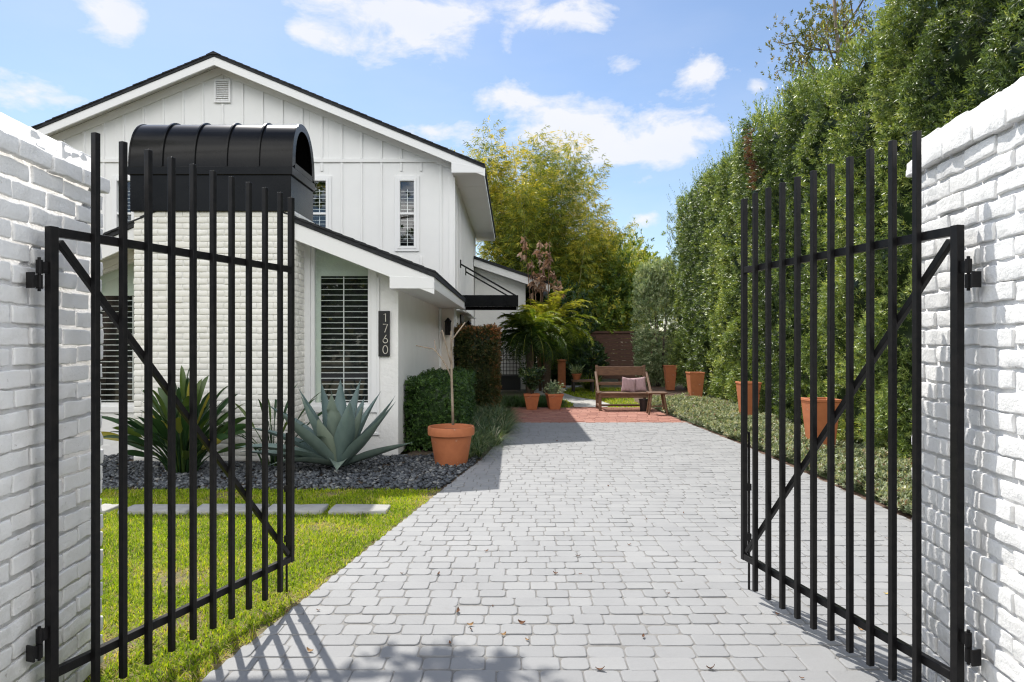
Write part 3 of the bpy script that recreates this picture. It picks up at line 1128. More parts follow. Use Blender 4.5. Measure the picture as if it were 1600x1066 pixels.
def sash_window(x0, x1, z0, z1):
    f = MB()
    y = MY0
    # flat casing
    tw = .065
    for (a, b, c, d) in ((x0 - tw, x0, z0 - tw, z1 + tw), (x1, x1 + tw, z0 - tw, z1 + tw)):
        f.box(a, b, y - .028, y - .001, c, d)
    f.box(x0, x1, y - .028, y - .001, z1, z1 + tw)
    f.box(x0, x1, y - .028, y - .001, z0 - tw, z0)
    fw = .04
    f.box(x0 - .012, x0 + fw, y - .04, y + .06, z0 - .012, z1 + .012)
    f.box(x1 - fw, x1 + .012, y - .04, y + .06, z0 - .012, z1 + .012)
    f.box(x0 + fw, x1 - fw, y - .037, y + .057, z1 - fw, z1 + .011)
    f.box(x0 + fw, x1 - fw, y - .037, y + .057, z0 - .011, z0 + fw)
    zm = (z0 + z1) / 2
    f.box(x0 + fw, x1 - fw, y - .034, y + .05, zm - .022, zm + .022)
    w = f.build('window', M_TRIM, house, bevel=.003, segs=1)
    g = MB()
    g.add([(x0 + fw, y + .02, z0 + fw), (x1 - fw, y + .02, z0 + fw), (x1 - fw, y + .02, z1 - fw), (x0 + fw, y + .02, z1 - fw)], [(0, 1, 2, 3)])
    g.build('glass', M_GLASS, w)
    slat_blinds(x0 + fw, x1 - fw, z0 + fw + .02, z1 - fw - .16, y + .085, .075, .06, .15, 'blinds', w, mull=((x0 + x1) / 2,))
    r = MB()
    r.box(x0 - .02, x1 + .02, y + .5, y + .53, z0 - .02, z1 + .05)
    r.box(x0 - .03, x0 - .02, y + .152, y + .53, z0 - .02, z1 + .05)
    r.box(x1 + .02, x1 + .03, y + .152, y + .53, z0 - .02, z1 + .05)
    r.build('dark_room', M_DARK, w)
for u in UW: sash_window(*u)

roof_slab(-11.35, EZ, RX, RZ, EX, EZ, 13.6, 22.9, .085, 'roof')
fb = MB()
verge(fb, RX, RZ, EX + .012, EZ + .005, 13.63, .088, .17)
verge(fb, RX, RZ, -11.33, EZ + .01, 13.63, .088, .17)
e2 = EX - .016
xb2 = -1.21
fb.prism([(xb2, 13.626, 4.86), (e2 - .002, 13.626, 4.86), (e2 - .002, 13.626, main_top(e2) - .09), (xb2, 13.626, main_top(xb2) - .24)], (0, .03, 0))
fb.box(xb2, xb2 + .03, 13.657, 13.97, 4.862, 5.1)
fb.box(e2 - .035, e2, 13.67, 22.9, 4.855, EZ - .08)
fb.box(xb2, e2, 22.87, 22.9, 4.86, 5.1)
fb.build('fascia', M_TRIM, house, bevel=.004, segs=1)
gt = MB()
gt.box(e2 + .001, e2 + .03, 13.62, 22.9, EZ - .075, EZ - .012)
gt.build('drip_edge', M_SHINGLE, house)
sf = MB()
yy = 13.68
while yy < 22.8:
    sf.box(xb2 + .031, e2 - .036, yy, min(yy + 1.21, 22.86), 4.872, 4.89)
    yy += 1.22
sf.prism([(RX, 13.67, RZ - .10), (xb2, 13.67, main_top(xb2) - .10), (xb2, 13.67, main_top(xb2) - .118), (RX, 13.67, RZ - .118)], (0, .329, 0))
sf.prism([(RX, 13.67, RZ - .10), (-11.2, 13.67, main_top(-11.2) - .10), (-11.2, 13.67, main_top(-11.2) - .118), (RX, 13.67, RZ - .118)], (0, .329, 0))
sf.build('soffit', M_TRIM, house)
# gable vent
v = MB()
vx, vz = RX + .02, 6.62
for (a, b, c, d) in ((-.17, -.13, -.24, .24), (.13, .17, -.24, .24)):
    v.box(vx + a, vx + b, MY0 - .04, MY0 - .001, vz + c, vz + d)
v.box(vx - .13, vx + .13, MY0 - .04, MY0 - .001, vz + .2, vz + .24)
v.box(vx - .13, vx + .13, MY0 - .04, MY0 - .001, vz - .24, vz - .2)
for i in range(9):
    z = vz - .18 + i * .044
    v.prism([(vx - .13, MY0 - .034, z - .012), (vx - .13, MY0 - .005, z + .016), (vx - .13, MY0 - .005, z + .024), (vx - .13, MY0 - .034, z - .004)], (.26, 0, 0))
v.build('gable_vent', M_TRIM, house)

# ---- low rear wing
mb = MB()
def rear_top(x): return 4.09 - .339 * (x + 1.13)
wall_pieces(mb, 21.2, .15, MX1 + .03, .42, lambda x: rear_top(x) - .12, [])
mb.box(.27, .419, 21.36, 27, 0, 3.3)
mb.build('stucco_wall', M_STUCCO, house)
mb = MB()
mb.prism([(-1.16, 20.8, rear_top(-1.16) - .09), (1.17, 20.8, rear_top(1.17) - .09), (1.17, 20.8, rear_top(1.17)), (-1.16, 20.8, rear_top(-1.16))], (0, 6, 0))
mb.build('roof', M_SHINGLE, house)
mb = MB()
verge(mb, -1.16, rear_top(-1.16), 1.15, rear_top(1.15), 20.83, .092, .22)
mb.box(1.115, 1.15, 20.87, 26.7, rear_top(1.15) - .31, rear_top(1.15) - .093)
verge(mb, -1.16, rear_top(-1.16), .42, rear_top(.42), 21.17, .32, .1, .028)
mb.build('fascia', M_TRIM, house)

# ---- chimney of painted brick with a barrel cap of black sheet metal
CX0, CX1, CY0, CY1, CZ = -4.71, -2.71, 8.5, 9.42, 3.13
rg = np.random.default_rng(21)
boxes = []
H = .0762
for k in range(int(CZ / H)):
    z0, z1 = k * H, (k + 1) * H - .009
    x = CX0 if k % 2 == 0 else CX0 - .103
    while x < CX1:
        a, b = max(x, CX0), min(x + .196, CX1)
        if b - a > .03: boxes.append((a, b, CY0, CY0 + .09, z0, z1))
        x += .205
    for (xa, xb_) in ((CX1 - .09, CX1), (CX0, CX0 + .09)):
        y = CY0 + .098 + (0 if k % 2 else .1)
        if k % 2 == 0: boxes.append((xa, xb_, CY0 + .098, y - .008, z0, z1))
        while y < CY1:
            boxes.append((xa, xb_, y, min(y + .196, CY1), z0, z1))
            y += .205
V, F, T = rbox_set(boxes, (3, 3, 3), .006, jit=.0018, rot=.006, lump=.0016, rng=rg)
ch = np_mesh('chimney', V, F, T, M_HBRICK, house, smooth=True)
mo = MB().box(CX0 + .008, CX1 - .008, CY0 + .008, CY1 - .008, 0, CZ - .005)
mo.build('mortar', surf('house mortar', (.74, .735, .72), .8, bump=[(60, .5, .004)]), ch)
# cap: straight base, ledge band, barrel with ribs, open arched end
kx0, kx1, ky0, ky1 = -4.745, -2.745, 8.475, 9.425
base = MB()
base.box(kx0, kx1, ky0, ky1, CZ - .02, 3.62)
base.box(kx0 - .022, kx1 + .022, ky0 - .022, ky1 + .022, 3.56, 3.665)
base.build('cap_base', M_CAPMETAL, ch, bevel=.008)
def arch(cy, a, b, z0, n=30, e=2.25):
    out = []
    for i in range(n + 1):
        t = PI * i / n
        c, s = math.cos(t), math.sin(t)
        out.append((cy - a * math.copysign(abs(c) ** (2 / e), c), z0 + b * abs(s) ** (2 / e)))
    return out
cyc, zsp = (ky0 + ky1) / 2, 3.666
outer = arch(cyc, .475, .645, zsp)
inner = arch(cyc, .455, .625, zsp)
sh = MB()
def shell(mb, x0, x1, o, i):
    n = len(o)
    v = [(x0, y, z) for y, z in o] + [(x1, y, z) for y, z in o] + [(x0, y, z) for y, z in i] + [(x1, y, z) for y, z in i]
    f = []
    for k in range(n - 1):
        f += [(k, n + k, n + k + 1, k + 1), (2 * n + k, 2 * n + k + 1, 3 * n + k + 1, 3 * n + k), (k, k + 1, 2 * n + k + 1, 2 * n + k), (n + k, 3 * n + k, 3 * n + k + 1, n + k + 1)]
    mb.add(v, f)
shell(sh, kx0, kx1, outer, inner)
ribo, ribi = arch(cyc, .495, .667, zsp), arch(cyc, .4745, .6445, zsp)
for k in range(1, 5):
    x = kx0 + (kx1 - kx0) * k / 5
    shell(sh, x - .011, x + .011, ribo, ribi)
# flange ring on both open ends
ringo, ringi = arch(cyc, .480, .652, zsp), arch(cyc, .36, .50, zsp + .06)
for (xa, xb_) in ((kx1 + .0005, kx1 + .02), (kx0 - .02, kx0 - .0005)):
    shell(sh, xa, xb_, ringo, ringi)
    sh.box(xa, xb_, ky0 + .10, ky1 - .10, zsp + .001, zsp + .075)
cs = sh.build('cap_shell', M_CAPMETAL, ch, smooth=True)
cs.data.set_sharp_from_angle(angle=math.radians(35))
lin = MB()
lin.box((kx0 + kx1) / 2 - .2, (kx0 + kx1) / 2 + .2, ky0 + .1, ky1 - .1, zsp, zsp + .4)
lin.build('flue', M_DARK, ch)

# ---- canopy over the entry
aw = MB()
ay0, ay1, ax1, az0, az1 = 15.3, 17.0, .14, 2.27, 2.53
aw.box(MX1 + .03, ax1, ay0, ay0 + .04, az0, az1)
aw.box(ax1 - .04, ax1, ay0 + .041, ay1, az0 + .003, az1 - .003)
aw.box(MX1 + .03, ax1, ay1 + .001, ay1 + .04, az0, az1)
aw.box(MX1 + .03, ax1 - .041, ay0 + .041, ay1, az0 + .10, az0 + .13)
a_o = aw.build('entry_canopy', M_CAPMETAL, house, bevel=.004)
for y in (ay0 + .02, ay1 + .02):
    r = MB()
    r.bar((MX1 + .03, y, 3.23), (ax1 - .06, y, az1 - .01), .035, .035)
    r.box(MX1 + .027, MX1 + .05, y - .05, y + .05, 3.14, 3.32)
    r.build('rod', M_BLACK, a_o)

# ------------------------------------------------------------------ house number sign
sg = thing('house_number_sign', 'vertical black plaque with the numerals 1760 on the stucco wall', 'sign', (-1.676, 8.92, 1.61))
def pxw(px, py, y): return ((px - 800) / 1066.67 * y, 1.5 - (py - 533) / 1066.67 * y)
xa, zb_ = pxw(591.5, 557, 8.92)
xb_, zt_ = pxw(609, 486, 8.92)
MB().box(xa, xb_, 8.905, 8.938, zb_, zt_).build('plaque', surf('plaque black', (.012, .012, .013), .5), sg, bevel=.003)
M_NUM = surf('brushed numeral', (.72, .68, .60), .35, metal=.3)
def stroke(name, pts, w=.0085):
    m = MB()
    pts = [Vector((p[0], 8.8995, p[1])) for p in pts]
    n = len(pts)
    v = []
    for i, p in enumerate(pts):
        d = (pts[min(i + 1, n - 1)] - pts[max(i - 1, 0)]).normalized()
        s = Vector((-d.z, 0, d.x)) * w / 2
        v += [p + s, p - s, p + s + Vector((0, .0054, 0)), p - s + Vector((0, .0054, 0))]
    f = []
    for i in range(n - 1):
        a, b = 4 * i, 4 * (i + 1)
        f += [(a, a + 1, b + 1, b), (a + 2, b + 2, b + 3, a + 3), (a, b, b + 2, a + 2), (a + 1, a + 3, b + 3, b + 1)]
    f += [(0, 2, 3, 1), (4 * n - 4, 4 * n - 3, 4 * n - 1, 4 * n - 2)]
    m.add(v, f)
    m.build(name, M_NUM, sg)
nx = (xa + xb_) / 2 + .018
hh = .106
zc = [zt_ - .035 - hh / 2 - i * (hh + .033) for i in range(4)]
stroke('numeral', [(nx - .020, zc[0] + hh / 2 - .012), (nx + .004, zc[0] + hh / 2), (nx + .004, zc[0] - hh / 2)])
stroke('numeral', [(nx - .030, zc[1] + hh / 2), (nx + .030, zc[1] + hh / 2), (nx - .008, zc[1] - hh / 2)])
c6 = [(nx + .012, zc[2] + hh / 2), (nx - .012, zc[2] + .012), (nx - .028, zc[2] - .018)]
c6 += [(nx + .030 * math.cos(t), zc[2] - .022 + .030 * math.sin(t)) for t in np.linspace(PI, 3 * PI, 20)]
stroke('numeral', c6)
stroke('numeral', [(nx + .031 * math.cos(t), zc[3] + hh / 2 * math.sin(t)) for t in np.linspace(PI / 2, 2.5 * PI, 28)])

# wall lanterns by the entry
LG = 'black wall lanterns by the front door'
def lantern(x, y, z, label, face):
    l = thing('wall_lantern', label, 'lantern', (x, y, z), LG)
    if face == 'front': dx, dy = 0, -.09
    else: dx, dy = .09, 0
    b = MB()
    b.lathe([(.0, .0), (.055, .0), (.06, .02), (.06, .26), (.075, .28), (.02, .34), (.0, .36)], 6, (x + dx, y + dy, z))
    b.build('lantern_body', M_BLACK, l)
    b = MB()
    if face == 'front': b.box(x - .05, x + .05, y - .02, y - .001, z + .02, z + .3)
    else: b.box(x + .001, x + .02, y - .05, y + .05, z + .02, z + .3)
    b.bar((x + dx * .2, y + dy * .2, z + .2), (x + dx, y + dy, z + .2), .02)
    b.build('bracket', M_BLACK, l)
lantern(-1.30, 13.948, 1.62, 'black wall lantern on the warm coloured entry wall', 'front')
lantern(-1.185, 17.2, 1.66, 'black wall lantern farther along under the entry canopy', 'side')

# trellis and long black planter box against the rear wing
tg = MB()
x0, x1, z0, z1 = -.47, .34, .46, 1.28
for i in range(9):
    x = x0 + (x1 - x0) * i / 8
    tg.box(x - .008, x + .008, 21.16, 21.175, z0, z1)
for i in range(8):
    z = z0 + (z1 - z0) * i / 7
    tg.box(x0, x1, 21.14, 21.158, z - .008, z + .008)
set_tags(tg.build('trellis', M_BLACK), 'square black wire trellis on the white rear wall', 'trellis')
pb = MB()
pb.prism([(-.9, 20.55, 0), (.26, 20.55, 0), (.26, 20.55, .45), (-.9, 20.55, .45)], (0, .5, 0))
pb.box(-.93, .29, 20.52, 20.549, .40, .47)
pb.box(-.93, -.901, 20.55, 21.05, .40, .47)
pb.box(.261, .29, 20.55, 21.05, .40, .47)
set_tags(pb.build('planter_box', surf('black planter paint', (.016, .017, .02), .5), bevel=.006), 'low black planter box below the wire trellis', 'planter')
# ------------------------------------------------------------------ foliage materials
L_GRASS = leafmat('grass blades', [(0, (.04, .09, .008)), (.3, (.16, .26, .018)), (.6, (.34, .45, .030)), (.87, (.52, .56, .05)), (.9, (.46, .38, .15)), (1, (.55, .46, .24))], .5, .55, (1.3, 1.25, .25), spec=.08)
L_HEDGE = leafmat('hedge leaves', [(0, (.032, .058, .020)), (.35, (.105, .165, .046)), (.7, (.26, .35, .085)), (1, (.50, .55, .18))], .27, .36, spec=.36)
L_SILVER = leafmat('silvery leaves', [(0, (0.125, 0.187, 0.094)), (.5, (0.281, 0.374, 0.204)), (1, (0.562, 0.600, 0.374))], .25, .45)
L_GROUND = leafmat('variegated ground cover', [(0, (.08, .12, .055)), (.35, (.20, .25, .14)), (.7, (.42, .46, .30)), (.86, (.62, .63, .50)), (1, (.26, .15, .09))], .25, .45)
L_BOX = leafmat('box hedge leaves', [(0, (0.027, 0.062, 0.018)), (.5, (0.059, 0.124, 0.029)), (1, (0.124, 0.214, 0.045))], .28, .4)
L_RUST = leafmat('rust tinged hedge leaves', [(0, (0.029, 0.049, 0.018)), (.5, (0.070, 0.087, 0.025)), (.8, (0.208, 0.104, 0.042)), (1, (0.416, 0.177, 0.062))], .3, .4)
L_LIRI = leafmat('border grass blades', [(0, (.03, .07, .03)), (.5, (.10, .165, .065)), (.85, (.26, .31, .15)), (1, (.50, .46, .32))], .3, .4)
L_BAMBOO = leafmat('bamboo leaves', [(0, (.04, .075, .015)), (.35, (.12, .18, .026)), (.65, (.31, .34, .04)), (.85, (.55, .50, .07)), (1, (.68, .58, .10))], .45, .45, (1.3, 1.1, .3))
L_TREE = leafmat('tree leaves', [(0, (.03, .07, .02)), (.45, (.10, .17, .035)), (.75, (.26, .32, .05)), (1, (.50, .46, .09))], .4, .4, (1.3, 1.15, .3))
L_DARKTREE = leafmat('dark tree leaves', [(0, (0.019, 0.042, 0.019)), (.6, (0.046, 0.091, 0.030)), (.9, (0.114, 0.171, 0.038)), (1, (0.304, 0.304, 0.076))], .3, .35)
L_PALM = leafmat('palm leaflets', [(0, (.022, .055, .018)), (.45, (.07, .13, .03)), (.75, (.22, .29, .05)), (1, (.45, .42, .10))], .4, .35, (1.25, 1.2, .35))
L_BOP = leafmat('bird of paradise leaves', [(0, (.014, .038, .018)), (.5, (.033, .078, .026)), (.85, (.095, .14, .028)), (1, (.30, .27, .05))], .25, .3)
L_DRY = leafmat('dry fronds', [(0, (.16, .09, .055)), (.5, (.30, .19, .13)), (1, (.45, .33, .25))], .3, .7, (1.1, 1, .8))
M_AGAVE = surf('agave skin', (.13, .2, .18), .55, tint=[(0, (.10, .155, .155)), (.5, (.145, .205, .195)), (1, (.21, .245, .175))], var=(.74, .78, .80), scale=9, bump=[(14, .2, .012), (60, .15, .003)], dirt=((.30, .27, .17), 22, .68, .7), stretch=(1, 1, .35))
M_BARK = surf('bark', (.11, .085, .065), .9, var=(.19, .155, .125), scale=14, bump=[(30, .8, .02)], stretch=(1, 1, .3))
M_TWIG = surf('bare pale wood', (.36, .29, .22), .8, var=(.24, .18, .13), scale=22, bump=[(60, .4, .004)], stretch=(1, 1, .4))
M_PALMTRUNK = surf('palm trunk', (.07, .05, .035), .95, var=(.15, .11, .08), scale=30, bump=[(40, 1.0, .03)])
M_CULM = surf('bamboo culm', (.20, .22, .07), .5, var=(.30, .27, .10), scale=5)
M_WOOD = surf('weathered reddish wood', (.20, .108, .060), .6, var=(.115, .060, .036), scale=9, bump=[(24, .35, .004)], stretch=(1, 6, 6))
M_FENCE = surf('red brown fence stain', (.085, .038, .022), .8, var=(.05, .022, .014), scale=6, bump=[(20, .3, .004)], stretch=(.5, 1, 6))

def mass(o, name): return set_tags(o, kind='stuff')

# ------------------------------------------------------------------ grass
rng = np.random.default_rng(31)
el_np = lambda y: np.interp(y, [0, 2, 3.0, 6.9, 8.8, 11, 12.6, 15.4], [-1.93, -1.56, -1.38, -.71, -.37, -.12, -.06, -.02])
def grass_patch(n, xr, yr, inside, L, W, seed, bare=True):
    r = np.random.default_rng(seed)
    x = r.uniform(*xr, n); y = r.uniform(*yr, n)
    ok = inside(x, y)
    x, y = x[ok], y[ok]
    nz = np.sin(x * 3.1 + 1.7 * np.sin(y * 2.3)) * np.sin(y * 3.7 + 1.3 * np.sin(x * 2.9 + 1)) + .5 * np.sin(x * 9 + y * 4) * np.sin(y * 8.3 - x * 3)
    if bare:
        keep = r.uniform(0, 1, len(x)) < np.clip(1.15 - .75 * np.clip(nz - .35, 0, 1) * 1.6, .12, 1)
        x, y, nz = x[keep], y[keep], nz[keep]
        ed = el_np(y) - x
        keep = r.uniform(0, 1, len(x)) < np.clip(.35 + ed / .10 + .3 * np.sin(y * 17), .15, 1)
        x, y, nz = x[keep], y[keep], nz[keep] + np.clip(.8 - (el_np(y[keep]) - x[keep]) / .16, 0, .8)
    m = len(x)
    P = np.stack([x, y, np.full(m, -.016)], 1)
    t = np.clip(.50 + .13 * nz + r.normal(0, .21, m), 0, .87)
    dry = r.uniform(0, 1, m) < (.07 + .34 * np.clip(nz - .2, 0, 1))
    t[dry] = r.uniform(.9, 1, dry.sum())
    return blades(P, r.uniform(0, 2 * PI, m), L * r.uniform(.6, 1.3, m), W * r.uniform(.7, 1.3, m), np.abs(r.normal(.85, .38, m)), r.uniform(.1, 1.0, m), 2, t, r)
def in_lawn(x, y):
    wallx = np.where(y < 3.2, -1.88 + .0868 * 0, -99)
    ok = (x < el_np(y) - .012 + .02 * np.sin(y * 11) + .012 * np.sin(y * 37)) & (x > wallx) & (y < 6.93 + .02 * np.sin(x * 9))
    for a, b in stones_px:
        xa, xb = (a - 800) / 1066.67 * 6.08, (b - 800) / 1066.67 * 6.08
        ok &= ~((x > xa + .02) & (x < xb - .02) & (y > 5.965) & (y < 6.165 + .03 * np.sin(x * 23)))
    # not hidden far left
    ok &= (x > -.80 * y - .5)
    return ok
g = grass_patch(300000, (-6.2, -.6), (1.9, 6.95), in_lawn, .042, .0068, 1)
mass(build_geo('grass', g, L_GRASS), 'grass')
def in_back(x, y): return in_poly(x, y, [(.9, 15.5), (3.05, 15.5), (3.05, 17), (3.8, 22), (1.4, 22)]) & ~((np.abs(x - np.interp(y, [15.6, 16.3, 17.2, 18.4, 19.8, 21.5], [1.75, 1.9, 1.8, 1.3, 1.05, 1.3])) < .42))
g = grass_patch(30000, (.5, 4.2), (15.5, 22), in_back, .06, .014, 2, False)
mass(build_geo('grass', g, L_GRASS), 'grass')

# ------------------------------------------------------------------ pebbles
def pebbles():
    r = np.random.default_rng(41)
    me = bpy.data.meshes.new('t')
    import bmesh
    bm = bmesh.new()
    bmesh.ops.create_icosphere(bm, subdivisions=1, radius=1)
    T = np.array([v.co[:] for v in bm.verts]); F = np.array([[v.index for v in f.verts] for f in bm.faces])
    bm.free()
    n = 9500
    x = r.uniform(-6.0, .1, n); y = r.uniform(6.94, 8.93, n)
    lim = np.where(y < 7.9, el_np(y) - .03, el_np(y) - .03)
    ok = (x < lim) & (x > -.76 * y) & ~((x > -4.8) & (x < -2.62) & (y > 8.46))
    x, y = x[ok], y[ok]
    n = len(x)
    a = r.uniform(.014, .036, n) * np.where(r.uniform(0, 1, n) < .08, 1.4, 1); b = a * r.uniform(.6, .9, n); c = a * r.uniform(.4, .6, n)
    z = -.014 + r.uniform(0, .028, n)
    th = r.uniform(0, PI, n)
    tilt = r.normal(0, .3, n)
    V = T[None] * np.stack([a, b, c], 1)[:, None, :]
    V = V * (1 + r.normal(0, .06, V.shape))
    X = V[..., 0] * np.cos(th)[:, None] - V[..., 1] * np.sin(th)[:, None]
    Y = V[..., 0] * np.sin(th)[:, None] + V[..., 1] * np.cos(th)[:, None]
    Z = V[..., 2] + X * np.sin(tilt)[:, None]
    V = np.stack([X + x[:, None], Y + y[:, None], Z + z[:, None]], 2).reshape(-1, 3)
    FF = (F[None] + (np.arange(n) * len(T))[:, None, None]).reshape(-1, 3)
    t = np.repeat(r.uniform(0, 1, n), len(F))
    m = surf('slate pebbles', (.1, .1, .1), .55, tint=[(0, (.022, .026, .032)), (.5, (.058, .066, .077)), (.9, (.125, .135, .145)), (1, (.26, .26, .25))], bump=[(60, .2, .003)])
    o = np_mesh('pebbles', V, FF, t, m, smooth=True)
    o['kind'] = 'stuff'
pebbles()

# ------------------------------------------------------------------ agave
def agave():
    root = thing('agave', 'big blue grey agave with broad pointed leaves, below the blinds window', 'agave', (-2.03, 8.02, 0))
    r = np.random.default_rng(5)
    def leaf(az, el, L, W, curve, tint, base_r=.07, twist=0):
        mb = MB()
        n = 14
        p = Vector((-2.03 + base_r * math.cos(az), 8.02 + base_r * math.sin(az), .07))
        h = Vector((math.cos(az), math.sin(az), 0))
        s = Vector((-math.sin(az), math.cos(az), 0))
        rings = []
        for i in range(n + 1):
            t = i / n
            a = el + curve * t * t
            d = h * math.cos(a) + Vector((0, 0, 1)) * math.sin(a)
            up = d.cross(s) * -1
            up = s.cross(d)
            if up.z < 0 and abs(a) < 1.4: up = -up
            w = W * (0.62 + 1.0 * t) if t < .38 else W * max(.0, (1 - ((t - .38) / .62) ** 1.7))
            w = min(w, W)
            th = .028 * (1 - t) + .004
            ch = w * .28 * (1 - .4 * t)
            tw = twist * t
            s2 = s * math.cos(tw) + up * math.sin(tw)
            u2 = up * math.cos(tw) - s * math.sin(tw)
            row = []
            for (f, q) in ((-1, 1), (-.55, .35), (0, 0), (.55, .35), (1, 1)):
                row.append(p + s2 * (f * w / 2) + u2 * (ch * q))
            for (f, q) in ((.6, .28), (0, -.12), (-.6, .28)):
                row.append(p + s2 * (f * w / 2) + u2 * (ch * q - th))
            rings.append(row)
            p = p + d * (L / n)
        m = 8
        v = [q for row in rings for q in row]
        f = []
        for i in range(n):
            for k in range(m):
                k2 = (k + 1) % m
                f.append((i * m + k, (i + 1) * m + k, (i + 1) * m + k2, i * m + k2))
        f.append(tuple(range(m)))
        mb.add(v, f, tint)
        # teeth along the edges and the end spine
        for i in range(2, n - 1):
            for k, sg_ in ((0, -1), (4, 1)):
                q = rings[i][k]
                q2 = rings[i + 1][k]
                e = (q2 - q)
                mid = q + e * .5
                mb.add([q + e * .4, q + e * .6, mid + s * sg_ * .009], [(0, 1, 2)], .1)
        mb.tube([rings[n][2], rings[n][2] + (rings[n][2] - rings[n - 1][2]).normalized() * .035], [.003, .0008], 5, .0)
        o = mb.build('leaf', M_AGAVE, root, smooth=True)
        o.data.set_sharp_from_angle(angle=math.radians(50))
    A = math.radians
    spec = [  # azimuth (0 = towards +x, -90 = towards the viewer), elevation, length, width, curve, tint
        (100, 80, .98, .15, .1, .3), (60, 74, 1.0, .16, -.05, .35), (150, 75, .95, .15, .1, .3), (20, 66, .9, .15, -.15, .4),
        (175, 66, .95, .15, -.1, .35), (-20, 66, .72, .17, .25, .8), (-95, 74, .86, .17, .2, .75), (-60, 60, .84, .17, .3, .55), (-150, 62, .88, .16, .2, .6),
        (-120, 58, .62, .17, .4, .9), (-8, 48, .92, .15, .1, .45), (30, 48, .95, .15, .15, .4), (200, 48, 1.0, .15, -.2, .5), (235, 40, 1.0, .15, .1, .6),
        (-35, 38, .88, .16, .25, .6), (-12, 17, .86, .15, .05, .65), (185, 30, 1.05, .15, -.35, .5), (215, 22, 1.1, .15, -.4, .6), (160, 40, 1.0, .14, -.2, .35),
        (-78, 16, .62, .15, -.75, .8), (195, 12, 1.0, .15, -.1, .6), (-140, 14, .75, .14, -.5, .7), (75, 50, .9, .15, .1, .3), (120, 50, .95, .15, 0, .3)]
    for (az, el, L, W, c, t) in spec:
        leaf(A(az), A(el), L, W * 1.38, c, t, twist=r.normal(0, .25))
agave()

# ------------------------------------------------------------------ bird of paradise and small strap-leaved plant
def bird_plant(name, cx, cy, n, hmin, hmax, label, cat, seed, bl=(.26, .46), bw=(.055, .10), spread=1.05, mat=None):
    r = np.random.default_rng(seed)
    root = thing(name, label, cat, (cx, cy, 0))
    st, lv = MB(), MB()
    for i in range(n):
        az = i * 2.4 + r.uniform(-.4, .4)
        q = (i + .5) / n
        lean = spread * q ** .9 + r.normal(0, .14)
        H = r.uniform(hmin, hmax) * (1.05 - .25 * q)
        b = Vector((cx + .16 * math.cos(az) * q, cy + .16 * math.sin(az) * q, -.01))
        pts = [b]
        for k in range(6):
            a = lean * (.35 + .75 * k / 5)
            pts.append(pts[-1] + Vector((math.cos(az) * math.sin(a), math.sin(az) * math.sin(a), math.cos(a))) * H * .62 / 6)
        tint = float(np.clip(r.normal(.45, .22), 0, .9)) if r.uniform() > .09 else 1.0
        st.tube(pts, [.011, .010, .009, .008, .007, .006, .005], 5, tint * .8)
        Lb = r.uniform(*bl); Wb = r.uniform(*bw)
        a0 = lean * 1.1
        h = Vector((math.cos(az), math.sin(az), 0)); s = Vector((-math.sin(az), math.cos(az), 0))
        rot = r.normal(0, .9)
        p = pts[-1]
        rows = []
        m = 8
        for k in range(m + 1):
            t = k / m
            a = a0 + .55 * t * t
            d = h * math.sin(a) + Vector((0, 0, 1)) * math.cos(a)
            u = d.cross(s)
            s2 = s * math.cos(rot) + u * math.sin(rot)
            u2 = u * math.cos(rot) - s * math.sin(rot)
            w = Wb * math.sin(PI * min(1, (t * .93 + .06))) ** .75 * .5 if k < m else 0
            rows.append([p - s2 * w + u2 * w * .35, p, p + s2 * w + u2 * w * .35])
            p = p + d * Lb / m
        v = [x for rw in rows for x in rw]
        f = []
        for k in range(m):
            for c in (0, 1):
                f.append((k * 3 + c, k * 3 + c + 1, (k + 1) * 3 + c + 1, (k + 1) * 3 + c))
        lv.add(v, f, tint)
    st.build('stalks', mat or L_BOP, root, smooth=True)
    lv.build('leaves', mat or L_BOP, root, smooth=True)
bird_plant('bird_of_paradise', -3.78, 7.85, 165, .4, 1.32, 'leafy bird of paradise clump with dark paddle leaves, behind the gate bars', 'plant', 6)
bird_plant('strap_leaf_plant', -2.86, 8.15, 20, .75, 1.1, 'thin sparse strap leaved plant between the agave and the bigger leafy clump', 'plant', 8, (.3, .5), (.025, .04), 1.2)

# ------------------------------------------------------------------ round terracotta pot with a bare sapling
PX, PY = -.75, 8.42
pot = MB()
pot.lathe([(.0, .0), (.195, .0), (.20, .015), (.255, .355), (.262, .36), (.285, .362), (.288, .385), (.288, .445), (.281, .462), (.262, .462), (.256, .445), (.252, .40), (.0, .40)], 48, (PX, PY, -.012))
po = pot.build('flower_pot', M_TERRA, smooth=True)
po.data.set_sharp_from_angle(angle=math.radians(35))
set_tags(po, 'large round terracotta pot holding the bare sapling, at the pebble edge', 'plant pot')
ps = MB()
ps.lathe([(.25, 0), (.15, .012), (.0, .02)], 24, (PX, PY, .389))
ps.build('potting_soil', M_SOIL, po)
sap = MB()
def at(px, py, Y): return ((px - 800) / 1066.67 * Y, Y, 1.5 - (py - 533) / 1066.67 * Y)
Y0 = PY
sap.tube([at(708, 664, Y0), at(707, 630, Y0 + .01), at(706, 600, Y0), at(705.5, 575, Y0 - .01), at(705, 545, Y0), at(706, 530, Y0 + .02)], [0.0172, 0.0156, 0.0148, 0.0140, 0.0109, 0.0094], 9)
sap.tube([at(705.5, 590, Y0), at(699, 575, Y0 + .03), at(690, 560, Y0 + .05), at(682, 550, Y0 + .1), at(676, 545, Y0 + .12), at(664, 543, Y0 + .15), at(650, 540, Y0 + .2)], [0.0109, 0.0101, 0.0094, 0.0078, 0.0078, 0.0070, 0.0055], 8)
